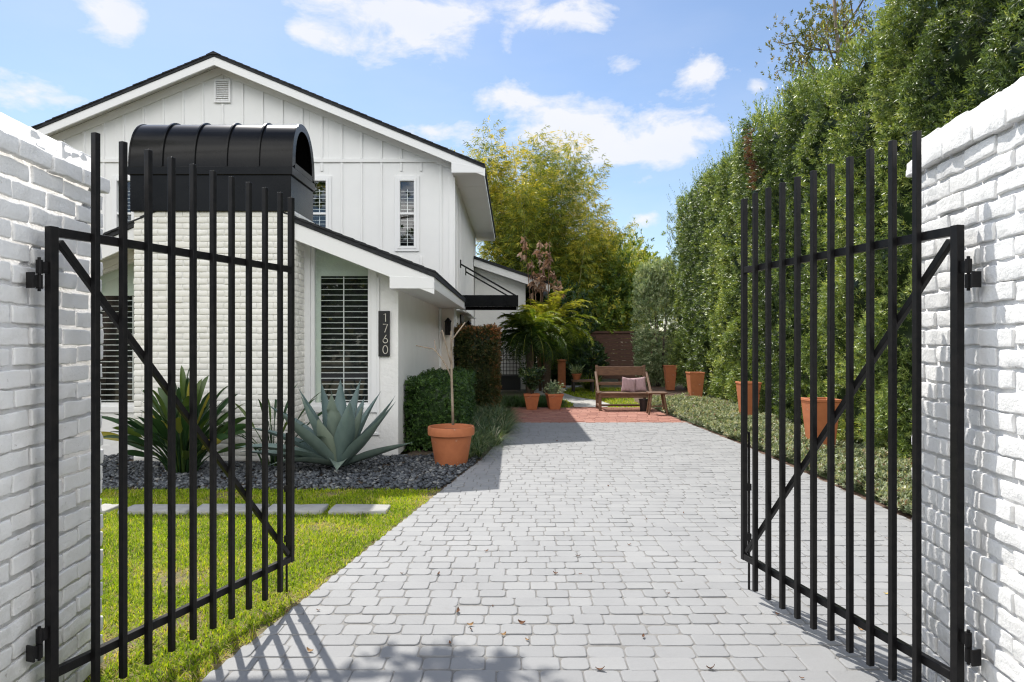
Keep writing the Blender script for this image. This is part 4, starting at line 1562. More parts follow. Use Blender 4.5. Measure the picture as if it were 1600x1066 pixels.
sap.tube([at(682, 550, Y0 + .1), at(680, 540, Y0 + .13), at(678.5, 531, Y0 + .15)], [0.0070, 0.0062, 0.0047], 8)
sap.tube([at(706, 572, Y0), at(701, 556, Y0 - .06), at(696, 535, Y0 - .1), at(691, 516, Y0 - .16)], [0.0094, 0.0086, 0.0078, 0.0062], 8)
sap.tube([at(691, 516, Y0 - .16), at(688, 520, Y0 - .15), at(686.5, 545, Y0 - .1)], [0.0055, 0.0039, 0.0023], 6)
sap.tube([at(705, 548, Y0), at(704.5, 528, Y0 - .03), at(705, 517, Y0 - .04)], [0.0094, 0.0078, 0.0062], 8)
sap.tube([at(706, 532, Y0 + .02), at(713, 522, Y0 + .04), at(720, 513, Y0 + .06), at(727, 504, Y0 + .07)], [0.0094, 0.0086, 0.0078, 0.0070], 8)
set_tags(sap.build('bare_sapling', M_TWIG, smooth=True), 'leafless pruned sapling with a few stub branches growing from the round pot', 'tree')

# ------------------------------------------------------------------ clipped hedges by the house
def box_hedge(name, x0, x1, y0, y1, z1, mat, n, L, label, seed, z0=0.0, tint_top=None):
    r = np.random.default_rng(seed)
    root = thing(name, label, 'hedge', ((x0 + x1) / 2, (y0 + y1) / 2, 0))
    core, F, T = rbox_set([(x0 + .07, x1 - .07, y0 + .07, y1 - .07, z0, z1 - .07)], (6, 6, 6), .06, lump=.02, rng=r)
    np_mesh('dark_core', core, F, np.full(len(F), .15), mat, root, smooth=True)  # solid core, its dark tint standing for shade between the shoots
    ax = [(x1 - x0) * (z1 - z0), (y1 - y0) * (z1 - z0), (y1 - y0) * (z1 - z0), (x1 - x0) * (y1 - y0)]
    tot = sum(ax)
    Ps, Ds = [], []
    for a, face in zip(ax, ('f', 'l', 'r', 't')):
        m = int(n * a / tot)
        u, v = r.uniform(0, 1, m), r.uniform(0, 1, m)
        dp = r.uniform(.0, .10, m)
        if face == 'f': P = np.stack([x0 + u * (x1 - x0), y0 + dp, z0 + v * (z1 - z0)], 1); D = np.array([0, -1, .4])
        if face == 'l': P = np.stack([x0 + dp, y0 + u * (y1 - y0), z0 + v * (z1 - z0)], 1); D = np.array([-1, 0, .4])
        if face == 'r': P = np.stack([x1 - dp, y0 + u * (y1 - y0), z0 + v * (z1 - z0)], 1); D = np.array([1, 0, .4])
        if face == 't': P = np.stack([x0 + u * (x1 - x0), y0 + v * (y1 - y0), z1 - dp], 1); D = np.array([0, 0, 1.0])
        bump = .035 * np.sin(P[:, 0] * 9 + seed) * np.sin(P[:, 1] * 7) + .03 * np.sin(P[:, 2] * 11 + P[:, 1] * 5)
        P = P + unit(D[None])[0] * bump[:, None]
        Ps.append(P); Ds.append(D + r.normal(0, .45, (m, 3)))
    P, D = np.concatenate(Ps), np.concatenate(Ds)
    t = r.uniform(0, 1, len(P)) * .8
    if tint_top is not None:
        t = np.clip(r.uniform(0, .6, len(P)) + tint_top(P) * r.uniform(.3, 1, len(P)), 0, 1)
    g = shoots(P, D, 7, L, L * .5, L * 1.6, 1.0, tint=t, rng=r)
    build_geo('leaves', g, mat, root)
box_hedge('clipped_hedge', -1.46, -.72, 9.35, 12.6, .93, L_BOX, 7500, .036, 'low dark green clipped hedge along the stucco wall, behind the round pot', 51)
box_hedge('rusty_hedge', -1.12, -.33, 13.9, 15.0, 1.74, L_RUST, 6500, .042, 'tall square clipped hedge with rust tinged leaves, before the entry', 52,
          tint_top=lambda P: np.clip((P[:, 2] - 1.45) * 2, 0, .6) + .55 * np.clip((P[:, 0] + .47) * 5, 0, 1))

# border grass beside the drive
def tufts(pts, nb, L, W, seed, tint=None, lean=.35, droop=1.5, spread=.06):
    r = np.random.default_rng(seed)
    out = []
    for (x, y, s) in pts:
        m = int(nb * r.uniform(.8, 1.2))
        az = r.uniform(0, 2 * PI, m)
        P = np.stack([x + np.cos(az) * spread * r.uniform(0, 1, m), y + np.sin(az) * spread * r.uniform(0, 1, m), np.full(m, -.01)], 1)
        t = np.clip(r.normal(.45, .2, m) + r.normal(0, .12), 0, .9)
        t[r.uniform(0, 1, m) < .05] = 1
        out.append(blades(P, az, s * L * r.uniform(.6, 1.2, m), W, np.abs(r.normal(lean, .2, m)), droop * r.uniform(.6, 1.3, m), 5, t, r))
    return join_geo(out)
r = np.random.default_rng(61)
pts = []
for y in np.arange(8.75, 13.6, .16):
    xa, xb = max(-.74, -1.3 + 0), edge_l(y) - .03
    if y < 9.3: xa = edge_l(y) - .30
    for x in np.arange(xa, xb + .02, .15):
        pts.append((x + r.normal(0, .03), y + r.normal(0, .03), r.uniform(.8, 1.15)))
mass(build_geo('border_grass', tufts(pts, 50, .48, .011, 62, lean=.45, droop=1.7), L_LIRI), '')
pts = [(r.uniform(-.3, .9), r.uniform(15.6, 17.6), r.uniform(.7, 1.1)) for _ in range(210)]
pts += [(r.uniform(.2, 1.25), r.uniform(15.55, 16.6), r.uniform(.6, 1.0)) for _ in range(70)]
mass(build_geo('mondo_grass', tufts(pts, 40, .26, .009, 63, droop=1.8), L_BOX), '')
pts = [(r.uniform(-1.1, -.2), r.uniform(13.4, 15.6), r.uniform(.7, 1.1)) for _ in range(80)]
mass(build_geo('mondo_grass', tufts(pts, 34, .30, .009, 64, droop=1.8), L_BOX), '')

# ------------------------------------------------------------------ ground cover strip along the tall hedge
def cover():
    r = np.random.default_rng(71)
    n = 27000
    y = 4.95 + (16.5 - 4.95) * r.uniform(0, 1, n) ** 1.5
    er = np.interp(y, [0, 5, 10, 13, 15.4, 17], [3.36, 3.36, 3.34, 3.20, 3.1, 3.1]) + .05 + .04 * np.sin(y * 7) + .02 * np.sin(y * 19)
    xb = np.interp(y, [4.9, 9, 21], [4.25, 4.4, 5.0])
    u = r.uniform(0, 1, n)
    x = er + u * (xb - er)
    h = (.150 + .04 * np.sin(x * 5 + y * 3) * np.sin(y * 4.3) + .03 * np.sin(y * 11 + x * 8)) * np.clip(.35 + u * 5, 0, 1) * np.clip(.3 + (y - 4.9) * 1.6, .3, 1)
    for (qx, qy) in ((4.0, 8.85), (4.31, 12.45), (4.40, 16.4)):
        h = h * np.where((np.abs(x - qx + .05) < .30) & (y < qy) & (y > qy - .55), .4, 1)
    z = h * np.where(r.uniform(0, 1, n) < .75, r.uniform(.8, 1.08, n), r.uniform(.1, .8, n))
    P = np.stack([x, y, z], 1)
    D = np.stack([r.normal(-.2, .5, n), r.normal(-.1, .5, n), np.ones(n)], 1)
    t = np.clip(r.normal(.5, .22, n), 0, .86)
    t[r.uniform(0, 1, n) < .03] = 1
    g = shoots(P, D, 8, .036, .020, .045, 1.1, tint=t, rng=r)
    mass(build_geo('ground_cover', g, L_GROUND), '')
    # stems and low dark leaves under it
    Y, X = np.meshgrid(np.linspace(5.0, 16.5, 90), np.linspace(0, 1, 8), indexing='ij')
    er = np.interp(Y, [0, 5, 10, 13, 15.4, 17], [3.36, 3.36, 3.34, 3.20, 3.1, 3.1]) + .10
    xb = np.interp(Y, [4.9, 9, 21], [4.25, 4.4, 5.0])
    XX = er + X * (xb - er)
    Z = .07 * np.clip(X * 5, 0, 1) * np.clip((Y - 5.0) * 1.6, 0, 1) - .01
    V = np.stack([XX, Y, Z], 2).reshape(-1, 3)
    i, j = np.meshgrid(np.arange(89), np.arange(7), indexing='ij')
    a = (i * 8 + j).ravel()
    F = np.stack([a, a + 1, a + 9, a + 8], 1)
    o = np_mesh('ground_cover_stems', V, F, np.full(len(F), .05), L_GROUND, smooth=True)
    mass(o, '')
cover()

# ------------------------------------------------------------------ tall hedge
def tall_hedge():
    r = np.random.default_rng(81)
    root = thing('tall_hedge', 'towering dense green hedge running along the driveway behind the terracotta planters', 'hedge', (4.9, 13.0, 0))
    def face(y): return np.interp(y, [4.5, 9, 21.6], [4.30, 4.42, 5.22])
    colw = 1.07
    def crease(y, z):
        c = np.abs(np.sin(PI * (y + .18 * np.sin(z * 1.1 + np.floor(y / colw) * 2.1)) / colw))
        return (1 - c) ** 2.2
    def bump(y, z):
        return .30 * crease(y, z) + .09 * np.sin(y * 2.9 + z * 1.7) * np.sin(z * 2.3 + y) + .06 * np.sin(z * 6.1 + y * 4.0) + .05 * np.sin(y * 8.3 - z * 3.1)
    def top(y):
        c = np.abs(np.sin(PI * y / colw))
        k = np.floor(y / colw)
        return 5.25 + .34 * c + .22 * np.sin(k * 12.9898) * np.sin(k * 4.1) + .01 * (y - 8) - .38 * np.exp(-((y - 9.8) / 1.0) ** 2)
    # inner core in the darkest leaf tone: shade of the gaps painted in
    ny, nz = 150, 48
    Y, Q = np.meshgrid(np.linspace(4.4, 21.7, ny), np.linspace(0, 1, nz), indexing='ij')
    Z = Q * (top(Y) - .18)
    X = face(Y) + bump(Y, Z) + .20
    V = np.stack([X, Y, Z], 2).reshape(-1, 3)
    V[:, 0] += .03 + r.normal(0, .06, len(V))
    i, j = np.meshgrid(np.arange(ny - 1), np.arange(nz - 1), indexing='ij')
    a = (i * nz + j).ravel()
    F = np.stack([a, a + 1, a + nz + 1, a + nz], 1)
    # roof and back
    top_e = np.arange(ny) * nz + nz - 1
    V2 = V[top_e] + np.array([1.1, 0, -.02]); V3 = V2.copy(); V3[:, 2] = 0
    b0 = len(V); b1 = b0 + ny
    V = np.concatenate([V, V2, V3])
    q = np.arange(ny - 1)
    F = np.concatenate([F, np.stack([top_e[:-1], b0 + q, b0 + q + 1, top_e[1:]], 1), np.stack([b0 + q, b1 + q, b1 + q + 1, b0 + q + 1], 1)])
    np_mesh('dark_core', V, F, np.full(len(F), .0), L_HEDGE, root)
    geos = []
    # outer shoots: finer and denser where the hedge stands near
    for (ya, yb_, n, k, L, W) in ((4.5, 8.5, 20000, 12, .052, .0125), (8.5, 13.0, 14000, 11, .060, .016), (13.0, 21.7, 14000, 9, .075, .024)):
        y = r.uniform(ya, yb_, n)
        z = r.uniform(.03, 1, n) * top(y)
        cl = np.sin(y * 5.1 + 2 * np.sin(z * 2.7)) * np.sin(z * 4.3 + 1.7 * np.sin(y * 3.3)) + .6 * np.sin(y * 12.7 + z * 5) * np.sin(z * 11.3 - y * 3)
        keep = r.uniform(0, 1, n) < np.clip(.76 + .7 * cl, .26 if ya < 5 else .10, 1)
        y, z, cl = y[keep], z[keep], cl[keep]
        n = len(y)
        dp = r.exponential(.09, n)
        x = face(y) + bump(y, z) - .05 - .05 * cl + np.minimum(dp, .30)
        P = np.stack([x, y, z], 1)
        D = np.stack([-np.ones(n) + r.normal(0, .55, n), r.normal(-.1, .7, n), .45 + r.normal(0, .6, n)], 1)
        k_ = np.floor(y / colw)
        t = np.clip(.40 + .20 * np.sin(k_ * 7.3) + .13 * np.sin(y * 3 + z * 2.2) * np.sin(z * 3.3) + r.normal(0, .14, n) + .25 * (r.uniform(0, 1, n) < .12), 0, 1)
        geos.append(shoots(P, D, k, L, W, L * 1.25, 1.05, tint=t, rng=r, tj=.16))
    # top and upright sprigs
    n = 5200
    y = r.uniform(4.5, 21.7, n)
    P = np.stack([face(y) + .2 + r.uniform(-.2, 1.0, n), y, top(y) - .1 + r.exponential(.07, n)], 1)
    D = np.stack([r.normal(-.2, .4, n), r.normal(0, .4, n), np.ones(n)], 1)
    geos.append(shoots(P, D, 8, .085, .019, .15, .7, tint=np.clip(r.normal(.5, .2, n), 0, 1), rng=r))
    n = 620
    y = r.uniform(4.5, 21.7, n)
    P = np.stack([face(y) + .15 + r.uniform(-.25, .5, n), y, top(y) - .1], 1)
    D = np.stack([r.normal(-.15, .2, n), r.normal(0, .2, n), np.ones(n)], 1)
    geos.append(shoots(P, D, 18, .06, .017, r.uniform(.25, .75, n), .85, tint=np.clip(r.normal(.5, .2, n), 0, 1), rng=r))
    # the far end of the hedge
    n = 1500
    x = r.uniform(5.0, 6.3, n); z = r.uniform(.1, 5.5, n)
    P = np.stack([x, 21.7 + r.uniform(-.1, .2, n), z], 1)
    D = np.stack([r.normal(-.3, .4, n), r.normal(.5, .5, n), np.ones(n)], 1)
    geos.append(shoots(P, D, 8, .085, .02, .13, .85, rng=r))
    build_geo('leaves', join_geo(geos), L_HEDGE, root)
    # trunks at the foot
    for k in range(4, 20):
        y = (k + .5) * colw
        if not 4.6 < y < 21.5: continue
        m = MB()
        x = float(face(y)) + .28
        m.tube([(x, y, -.02), (x + .02, y + .03, .5), (x + .05, y, 1.4)], [.05, .045, .03], 7)
        m.build('trunk', M_BARK, root, smooth=True)
    # a dead brown sprig in the face
    n = 60
    y = r.normal(12.6, .12, n); z = 4.85 + (y - 12.6) * 2.0 + r.normal(0, .10, n)
    P = np.stack([face(y) - .15 + r.normal(0, .05, n), y, z], 1)
    g = shoots(P, np.stack([-np.ones(n), r.normal(0, .4, n), r.normal(-.3, .4, n)], 1), 8, .09, .02, .12, .8, rng=r)
    build_geo('dead_foliage', g, leafmat('dead needles', [(0, (.10, .045, .03)), (1, (.2, .10, .065))], .3, .6), root)
tall_hedge()

# pale shrub at the far end of the hedge
def blob_shrub(name, label, cat, c, rad, h, n, L, W, mat, seed, k=8, stem=.12, group=None, tmean=.5, column=False):
    r = np.random.default_rng(seed)
    root = thing(name, label, cat, (c[0], c[1], 0), group)
    u = unit(r.normal(0, 1, (n, 3)))
    rr = r.uniform(.72, 1.0, n)[:, None]
    lump = 1 + .12 * np.sin(u[:, 0:1] * 7 + seed) * np.sin(u[:, 2:3] * 6 + u[:, 1:2] * 5)
    if column: u = np.sign(u) * np.abs(u) ** np.array([.8, .8, .6])
    P = u * rr * lump * np.array([rad, rad, h / 2]) + np.array([c[0], c[1], h / 2])
    P[:, 2] = np.maximum(P[:, 2], .05)
    D = u + np.array([0, 0, .6]) + r.normal(0, .35, (n, 3))
    g = shoots(P, D, k, L, W, stem, .85, tint=np.clip(r.normal(tmean, .22, n), 0, 1), rng=r)
    build_geo('leaves', g, mat, root)
    m = MB()
    for q in range(5):
        a = q * 1.26 + seed
        m.tube([(c[0] + .06 * math.cos(a), c[1] + .06 * math.sin(a), -.04), (c[0] + rad * .25 * math.cos(a), c[1] + rad * .25 * math.sin(a), h * .35), (c[0] + rad * .5 * math.cos(a), c[1] + rad * .5 * math.sin(a), h * .75)], [.03, .022, .008], 6)
    m.build('stems', M_BARK, root, smooth=True)
    return root
blob_shrub('silvery_shrub', 'pale silvery green column shrub where the tall hedge ends, by the fence', 'shrub', (4.93, 22.9), .78, 4.15, 6000, .09, .035, L_SILVER, 91, column=True, tmean=.62)

# ------------------------------------------------------------------ tapered terracotta planters
PG = 'tapered terracotta planters along the tall hedge'
def make_planter(label, loc, rz):
    root = thing('planter', label, 'planter', loc, PG, rz)
    m = MB()
    def ring(s, z): return [(-s, -s, z), (s, -s, z), (s, s, z), (-s, s, z)]
    prof = [(.0, .0), (.115, .0), (.176, .72), (.186, .722), (.186, .755), (.158, .755), (.153, .68), (0, .68)]
    v, f = [], []
    for (s, z) in prof[1:-1]: v += ring(s, z)
    k = len(prof) - 2
    for i in range(k - 1):
        for q in range(4):
            q2 = (q + 1) % 4
            f.append((i * 4 + q, i * 4 + q2, (i + 1) * 4 + q2, (i + 1) * 4 + q))
    f.append((3, 2, 1, 0))
    m.add(v, f)
    m.build('vessel', M_TERRA, root, bevel=.006, local=True)
    s = MB()
    s.add(ring(.152, .69), [(0, 1, 2, 3)])
    s.build('potting_soil', M_SOIL, root, local=True)
    return root
make_planter('tapered terracotta planter nearest the gate, seen through the bars of the open leaf', (4.0, 8.85, 0), .05)
make_planter('tapered terracotta planter just past the end of the open gate leaf', (4.31, 12.45, 0), -.04)
make_planter('tapered terracotta planter in the ground cover close to the little wooden stool', (4.40, 16.4, 0), .03)
make_planter('tapered terracotta planter behind the bench, farthest one along the hedge', (4.84, 20.9, 0), -.03)

# ------------------------------------------------------------------ bench, cushions, stool
def bench():
    root = thing('wooden_bench', 'rustic reddish wooden bench with slanted arms on the red brick paving', 'bench', (2.4, 15.0, 0))
    x0, x1, yf, yb_ = 1.90, 2.96, 14.72, 15.22
    B = lambda name, m: m.build(name, M_WOOD, root, bevel=.006)
    B('seat', MB().box(x0 - .03, x1 + .03, yf - .03, yb_ - .03, .345, .385))
    B('apron', MB().box(x0 + .03, x1 - .03, yf - .005, yf + .025, .275, .344))
    for x in (x0, x1):
        B('leg', MB().bar((x, yf, .0), (x, yf, .344), .06, .06))
        B('leg', MB().bar((x, yb_, 0), (x + 0, yb_ + .10, .96), .06, .055))
        B('arm', MB().bar((x - .035 if x == x0 else x + .035, yf - .03, .36), (x - .035 if x == x0 else x + .035, yb_ + .02, .80), .045, .065))
        B('runner', MB().bar((x, yf + .03, .09), (x, yb_ - .03, .09), .04, .05))
    bk = MB()
    bk.bar((x0 + .03, yb_ + .075, .83), (x1 - .03, yb_ + .075, .83), .03, .20)
    B('backrest', bk)
    B('back_rail', MB().bar((x0 + .03, yb_ + .03, .55), (x1 - .03, yb_ + .03, .55), .03, .07))
    B('stretcher', MB().box(x0 + .03, x1 - .03, yb_ - .02, yb_ + .02, .05, .09))
bench()
def cushion(label, c, w, rot, seed):
    n = 22
    r = np.random.default_rng(seed)
    V, F = [], []
    for side in (1, -1):
        for i in range(n + 1):
            for j in range(n + 1):
                u, v = i / n * 2 - 1, j / n * 2 - 1
                th = .055 * max(0, (1 - u ** 4)) ** .6 * max(0, (1 - v ** 4)) ** .6
                pin = 1 - .07 * (1 - abs(u) ** 2) * abs(v) ** 2 - 0.0
                pin2 = 1 - .07 * (1 - abs(v) ** 2) * abs(u) ** 2
                wr = .006 * math.sin(9 * u * v + seed) * (1 - abs(u)) + .004 * math.sin(14 * u + 5 * v)
                V.append((u * w / 2 * pin2, side * (th + wr * (th > .01)), v * w / 2 * pin))
    m = (n + 1) ** 2
    for s in (0, 1):
        for i in range(n):
            for j in range(n):
                a = s * m + i * (n + 1) + j
                q = (a, a + 1, a + n + 2, a + n + 1)
                F.append(q if s else q[::-1])
    V = np.array(V)
    R = np.array(Matrix.Rotation(rot[2], 3, 'Z') @ Matrix.Rotation(rot[0], 3, 'X') @ Matrix.Rotation(rot[1], 3, 'Y'))
    V = V @ R.T + np.array(c)
    mt, nt, out = new_mat('striped cushion cloth')
    b = N(nt, 'BsdfPrincipled', Roughness=.9)
    tc = N(nt, 'TexCoord')
    wv = N(nt, 'TexWave', Scale=18.0, Distortion=.4)
    mp = N(nt, 'Mapping')
    mp.inputs['Rotation'].default_value = (0, -rot[1], -rot[2])
    nt.links.new(tc.outputs['Object'], mp.inputs[0])
    nt.links.new(mp.outputs[0], wv.inputs[0])
    rp = ramp(nt, [(.35, (.34, .20, .21)), (.65, (.50, .36, .37))])
    nt.links.new(wv.outputs['Fac'], rp.inputs[0])
    nt.links.new(rp.outputs[0], b.inputs['Base Color'])
    nt.links.new(b.outputs[0], out.inputs[0])
    o = np_mesh('cushion', V, np.array(F), None, mt, smooth=True)
    set_tags(o, label, 'cushion', 'cushions on the wooden bench')
cushion('dusty pink striped cushion leaning toward the middle of the bench', (2.56, 14.97, .535), .33, (-.30, .16, .12), 1)
cushion('dusty pink cushion tucked against the bench arm, behind the other cushion', (2.79, 15.03, .54), .33, (-.28, -.12, -.25), 2)
def stool():
    root = thing('wooden_stool', 'small wooden stool with splayed legs in front of the bench end', 'stool', (2.98, 14.05, 0))
    top = MB().box(2.79, 3.17, 13.90, 14.2, .415, .45)
    top.build('seat', M_WOOD, root, bevel=.008)
    for (x, y, dx, dy) in ((2.85, 13.95, -.06, -.05), (3.10, 13.95, .07, -.05), (2.86, 14.15, -.05, .06), (3.10, 14.15, .08, .06)):
        MB().bar((x + dx, y + dy, 0), (x, y, .414), .035, .035).build('leg', M_WOOD, root, bevel=.004)
    MB().bar((2.84, 13.945, .17), (3.12, 13.945, .17), .022).build('stretcher', M_WOOD, root)
stool()
bk = MB()
bk.lathe([(.0, 0), (.085, 0), (.11, .24), (.118, .24), (.118, .26), (.104, .26), (.08, .03), (0, .03)], 24, (2.83, 14.62, 0))
o = bk.build('bucket', surf('black plastic', (.012, .012, .013), .4), smooth=True)
o.data.set_sharp_from_angle(angle=math.radians(35))
set_tags(o, 'small black plastic pot under the bench beside the stool', 'plant pot')

# ------------------------------------------------------------------ square terracotta pots with plants
SG = 'square terracotta pots at the edge of the red brick paving'
def square_pot(label, x, y, s, rz=0):
    root = thing('square_pot', label, 'plant pot', (x, y, 0), SG, rz)
    m = MB()
    v, f = [], []
    prof = [(.66 * s, 0), (s, .30), (s * 1.07, .302), (s * 1.07, .345), (s * .93, .345), (s * .88, .27)]
    for (q, z) in prof: v += [(-q, -q, z), (q, -q, z), (q, q, z), (-q, q, z)]
    for i in range(len(prof) - 1):
        for q in range(4):
            q2 = (q + 1) % 4
            f.append((i * 4 + q, i * 4 + q2, (i + 1) * 4 + q2, (i + 1) * 4 + q))
    f.append((3, 2, 1, 0))
    m.add(v, f)
    m.build('vessel', M_TERRA, root, bevel=.006, local=True)
    so_ = MB()
    so_.add([(-s * .88, -s * .88, .29), (s * .88, -s * .88, .29), (s * .88, s * .88, .29), (-s * .88, s * .88, .29)], [(0, 1, 2, 3)])
    so_.build('potting_soil', M_SOIL, root, local=True)
square_pot('square terracotta pot with a bushy dark plant below the palm', .43, 15.0, .165)
square_pot('square terracotta pot beside the palm pot, low plant, closer to the bench', .93, 15.05, .165, .15)
r = np.random.default_rng(95)
def potted(name, label, x, y, n, h, mat, L, W, seed):
    r = np.random.default_rng(seed)
    root = thing(name, label, 'plant', (x, y, .29))
    st = MB()
    Ps, Ds = [], []
    for i in range(n):
        az = i * 2.4; ln = r.uniform(.1, .55)
        p = [Vector((x, y, .28))]
        for k in range(4):
            p.append(p[-1] + Vector((math.cos(az) * math.sin(ln * (k + 1) / 3), math.sin(az) * math.sin(ln * (k + 1) / 3), math.cos(ln))) * h / 4 * r.uniform(.7, 1.1))
        st.tube(p, [.008, .007, .006, .005, .003], 5)
        for q in p[2:]:
            Ps.append(tuple(q)); Ds.append((math.cos(az), math.sin(az), .8))
    st.build('stems', M_BARK, root, smooth=True)
    P, D = np.array(Ps), np.array(Ds)
    P = np.repeat(P, 4, 0) + r.normal(0, .05, (len(P) * 4, 3)); D = np.repeat(D, 4, 0) + r.normal(0, .4, (len(D) * 4, 3))
    build_geo('leaves', shoots(P, D, 7, L, W, .08, 1.0, tint=r.uniform(0, .9, len(P)), rng=r), mat, root)
potted('potted_bush', 'bushy dark plant with small leaves in the pot below the palm', .43, 15.0, 12, .62, L_DARKTREE, .09, .03, 96)
potted('potted_herb', 'low sparse plant in the square pot closer to the bench', .93, 15.05, 8, .22, L_SILVER, .07, .02, 97)
# ------------------------------------------------------------------ palms
def palm(label, base, trunk_pts, nf, L, seed, tint, arch=1.0, mat=None, ll=.34, clip=None):
    r = np.random.default_rng(seed)
    root = thing('palm_tree', label, 'palm', base)
    t = MB()
    n = len(trunk_pts)
    for k in range(n): pass
    t.tube(trunk_pts, [.10 - .02 * i / (n - 1) + .012 * (i % 2) for i in range(n)], 12)
    t.build('trunk', M_PALMTRUNK, root, smooth=True)
    c = np.array(trunk_pts[-1])
    fr = MB()
    geos = []
    for i in range(nf):
        az = i * 2.399 + r.uniform(-.2, .2)
        q = i / nf
        el = 1.42 - 1.6 * q + r.normal(0, .16)
        Lf = L * r.uniform(.8, 1.1)
        p = c.copy()
        pts, dirs = [p.copy()], []
        m = 22
        for k in range(m):
            a = el - arch * 1.5 * (k / m) ** 1.4
            d = np.array([math.cos(az) * math.cos(a), math.sin(az) * math.cos(a), math.sin(a)])
            dirs.append(d)
            p = p + d * Lf / m
            pts.append(p.copy())
        fr.tube(pts, [.011 * (1 - .85 * k / m) + .001 for k in range(m + 1)], 5, .8, cap=False)
        P = np.array(pts[3:-1]); D = np.array(dirs[3:]); 
        k = np.linspace(0, 1, len(P))
        s = np.array([-math.sin(az), math.cos(az), 0])
        tt = np.clip(tint + .35 * (q < .35) - .25 * (q > .7) + r.normal(0, .06), 0, .9)
        for rep in range(2):
            off = rep * .5 * Lf / m
            for sd in (1, -1):
                d = D * .65 + s * sd * 1.0 + np.array([0, 0, .15]) + r.normal(0, .2, D.shape)
                W = .009
                ln = ll * np.sin(PI * (.12 + .82 * k)) ** .6 * r.uniform(.85, 1.1, len(P))
                geos.append(leaf_geo(P + D * off, d, np.array([0, 0, 1.0]) + 0 * P, ln, W * np.ones(len(P)) * 1.5, np.clip(tt + r.normal(0, .08, len(P)), 0, 1), .05, .22))
    fr.build('midribs', mat or L_PALM, root, smooth=True)
    build_geo('fronds', join_geo(geos), mat or L_PALM, root)
palm('feathery dark green palm in the shade of the house, its trunk behind the square pots', (.46, 17.2, 0),
     [(.46, 17.2, -.05), (.45, 17.2, .4), (.47, 17.18, .8), (.45, 17.15, 1.2), (.42, 17.1, 1.62)], 50, 1.12, 101, .36, 1.25, ll=.26)
palm('sunlit yellow green palm arching over the garden path', (1.0, 19.9, 0),
     [(1.0, 19.9, -.05), (1.03, 19.9, .5), (1.07, 19.85, 1.1), (1.1, 19.8, 1.75)], 60, 1.55, 102, .72, 1.15, ll=.30)

# dry brown plant: stalks with curled hanging leaves
def dry_plant():
    r = np.random.default_rng(111)
    root = thing('dry_plant', 'tall withered plant with curled pinkish brown leaves above the palms', 'plant', (.95, 20.6, 0))
    st, Ps, Ds = MB(), [], []
    tops = [(820, 372), (842, 380), (858, 382), (850, 405), (830, 408), (866, 425), (845, 430), (872, 448), (835, 440)]
    for (px, py) in tops:
        e = Vector(at(px, py, 20.6)) + Vector((0, r.normal(0, .2), 0))
        b = Vector((.95 + r.normal(0, .08), 20.6 + r.normal(0, .08), 0))
        mid = b.lerp(e, .55) + Vector((r.normal(0, .08), 0, .15))
        hook = e + Vector((r.choice([-1, 1]) * .08, 0, -.06))
        st.tube([b, mid, e + Vector((0, 0, .04)), hook], [.022, .016, .010, .006], 6, .5)
        for q in range(7):
            Ps.append(tuple(e.lerp(mid, r.uniform(0, .35)) + Vector((r.normal(0, .05), r.normal(0, .05), 0))))
            Ds.append((r.normal(0, .6), r.normal(0, .6), r.normal(-.3, .5)))
    st.build('stalks', L_DRY, root, smooth=True)
    P, D = np.array(Ps), np.array(Ds)
    g = shoots(P, D, 5, .17, .085, .08, 1.0, droop=.25, rng=r, fold=.4, ldroop=.2)
    build_geo('withered_leaves', g, L_DRY, root)
dry_plant()

blob_shrub('dark_shrub', 'dark leafy shrub in deep shade between the palms and the fence', 'shrub', (1.9, 24.2), .85, 1.9, 900, .12, .05, L_DARKTREE, 123, tmean=.4)
blob_shrub('dark_shrub', 'dark rounded shrub just left of the bench in front of the brown fence', 'shrub', (2.75, 24.6), .6, 1.5, 700, .11, .045, L_DARKTREE, 124, tmean=.45)
# bright green clump and small dark furniture by the back lawn
pts_ = [(2.45, 21.2, 1.0), (2.35, 21.3, .9), (2.6, 21.1, .9)]
o = build_geo('fern', tufts(pts_, 70, .75, .03, 121, lean=.5, droop=1.3), leafmat('fern fronds', [(0, (.05, .10, .015)), (.6, (.16, .21, .03)), (1, (.30, .30, .06))], .45, .45))
set_tags(o, 'bright yellow green arching clump in the sun beyond the bench', 'plant')
tb = thing('garden_table', 'low dark garden table beyond the bench, with a terracotta pot on it', 'table', (2.05, 20.3, 0))
MB().box(1.78, 2.42, 20.0, 20.6, .30, .35).build('table_top', M_WOOD, tb, bevel=.006)
for (x, y) in ((1.82, 20.05), (2.38, 20.05), (1.82, 20.55), (2.38, 20.55)):
    MB().box(x - .03, x + .03, y - .03, y + .03, 0, .299).build('leg', surf('dark leg wood', (.02, .016, .014), .6), tb)
m = MB()
m.lathe([(0, 0), (.09, 0), (.14, .15), (.155, .15), (.155, .18), (.13, .18), (.12, .13), (0, .13)], 24, (1.92, 20.3, .351))
o = m.build('bowl_pot', M_TERRA, smooth=True); o.data.set_sharp_from_angle(angle=math.radians(35))
set_tags(o, 'terracotta pot standing on the low dark garden table', 'plant pot')
rr = np.random.default_rng(122)
P = np.tile(np.array([[1.92, 20.3, .49]]), (14, 1)) + rr.normal(0, .04, (14, 3))
o = build_geo('potted_succulent', shoots(P, np.stack([rr.normal(0, .5, 14), rr.normal(0, .5, 14), np.ones(14)], 1), 8, .2, .03, .2, .6, rng=rr), L_SILVER)
set_tags(o, 'spiky grey green plant in the pot on the garden table', 'plant')
m = MB()
m.box(1.48, 1.72, 21.9, 22.1, 0, .85)
m.box(1.45, 1.75, 21.87, 22.13, .851, .90)
set_tags(m.build('pedestal', M_TERRA, bevel=.01), 'narrow reddish pedestal in the deep shade beyond the path', 'pedestal')

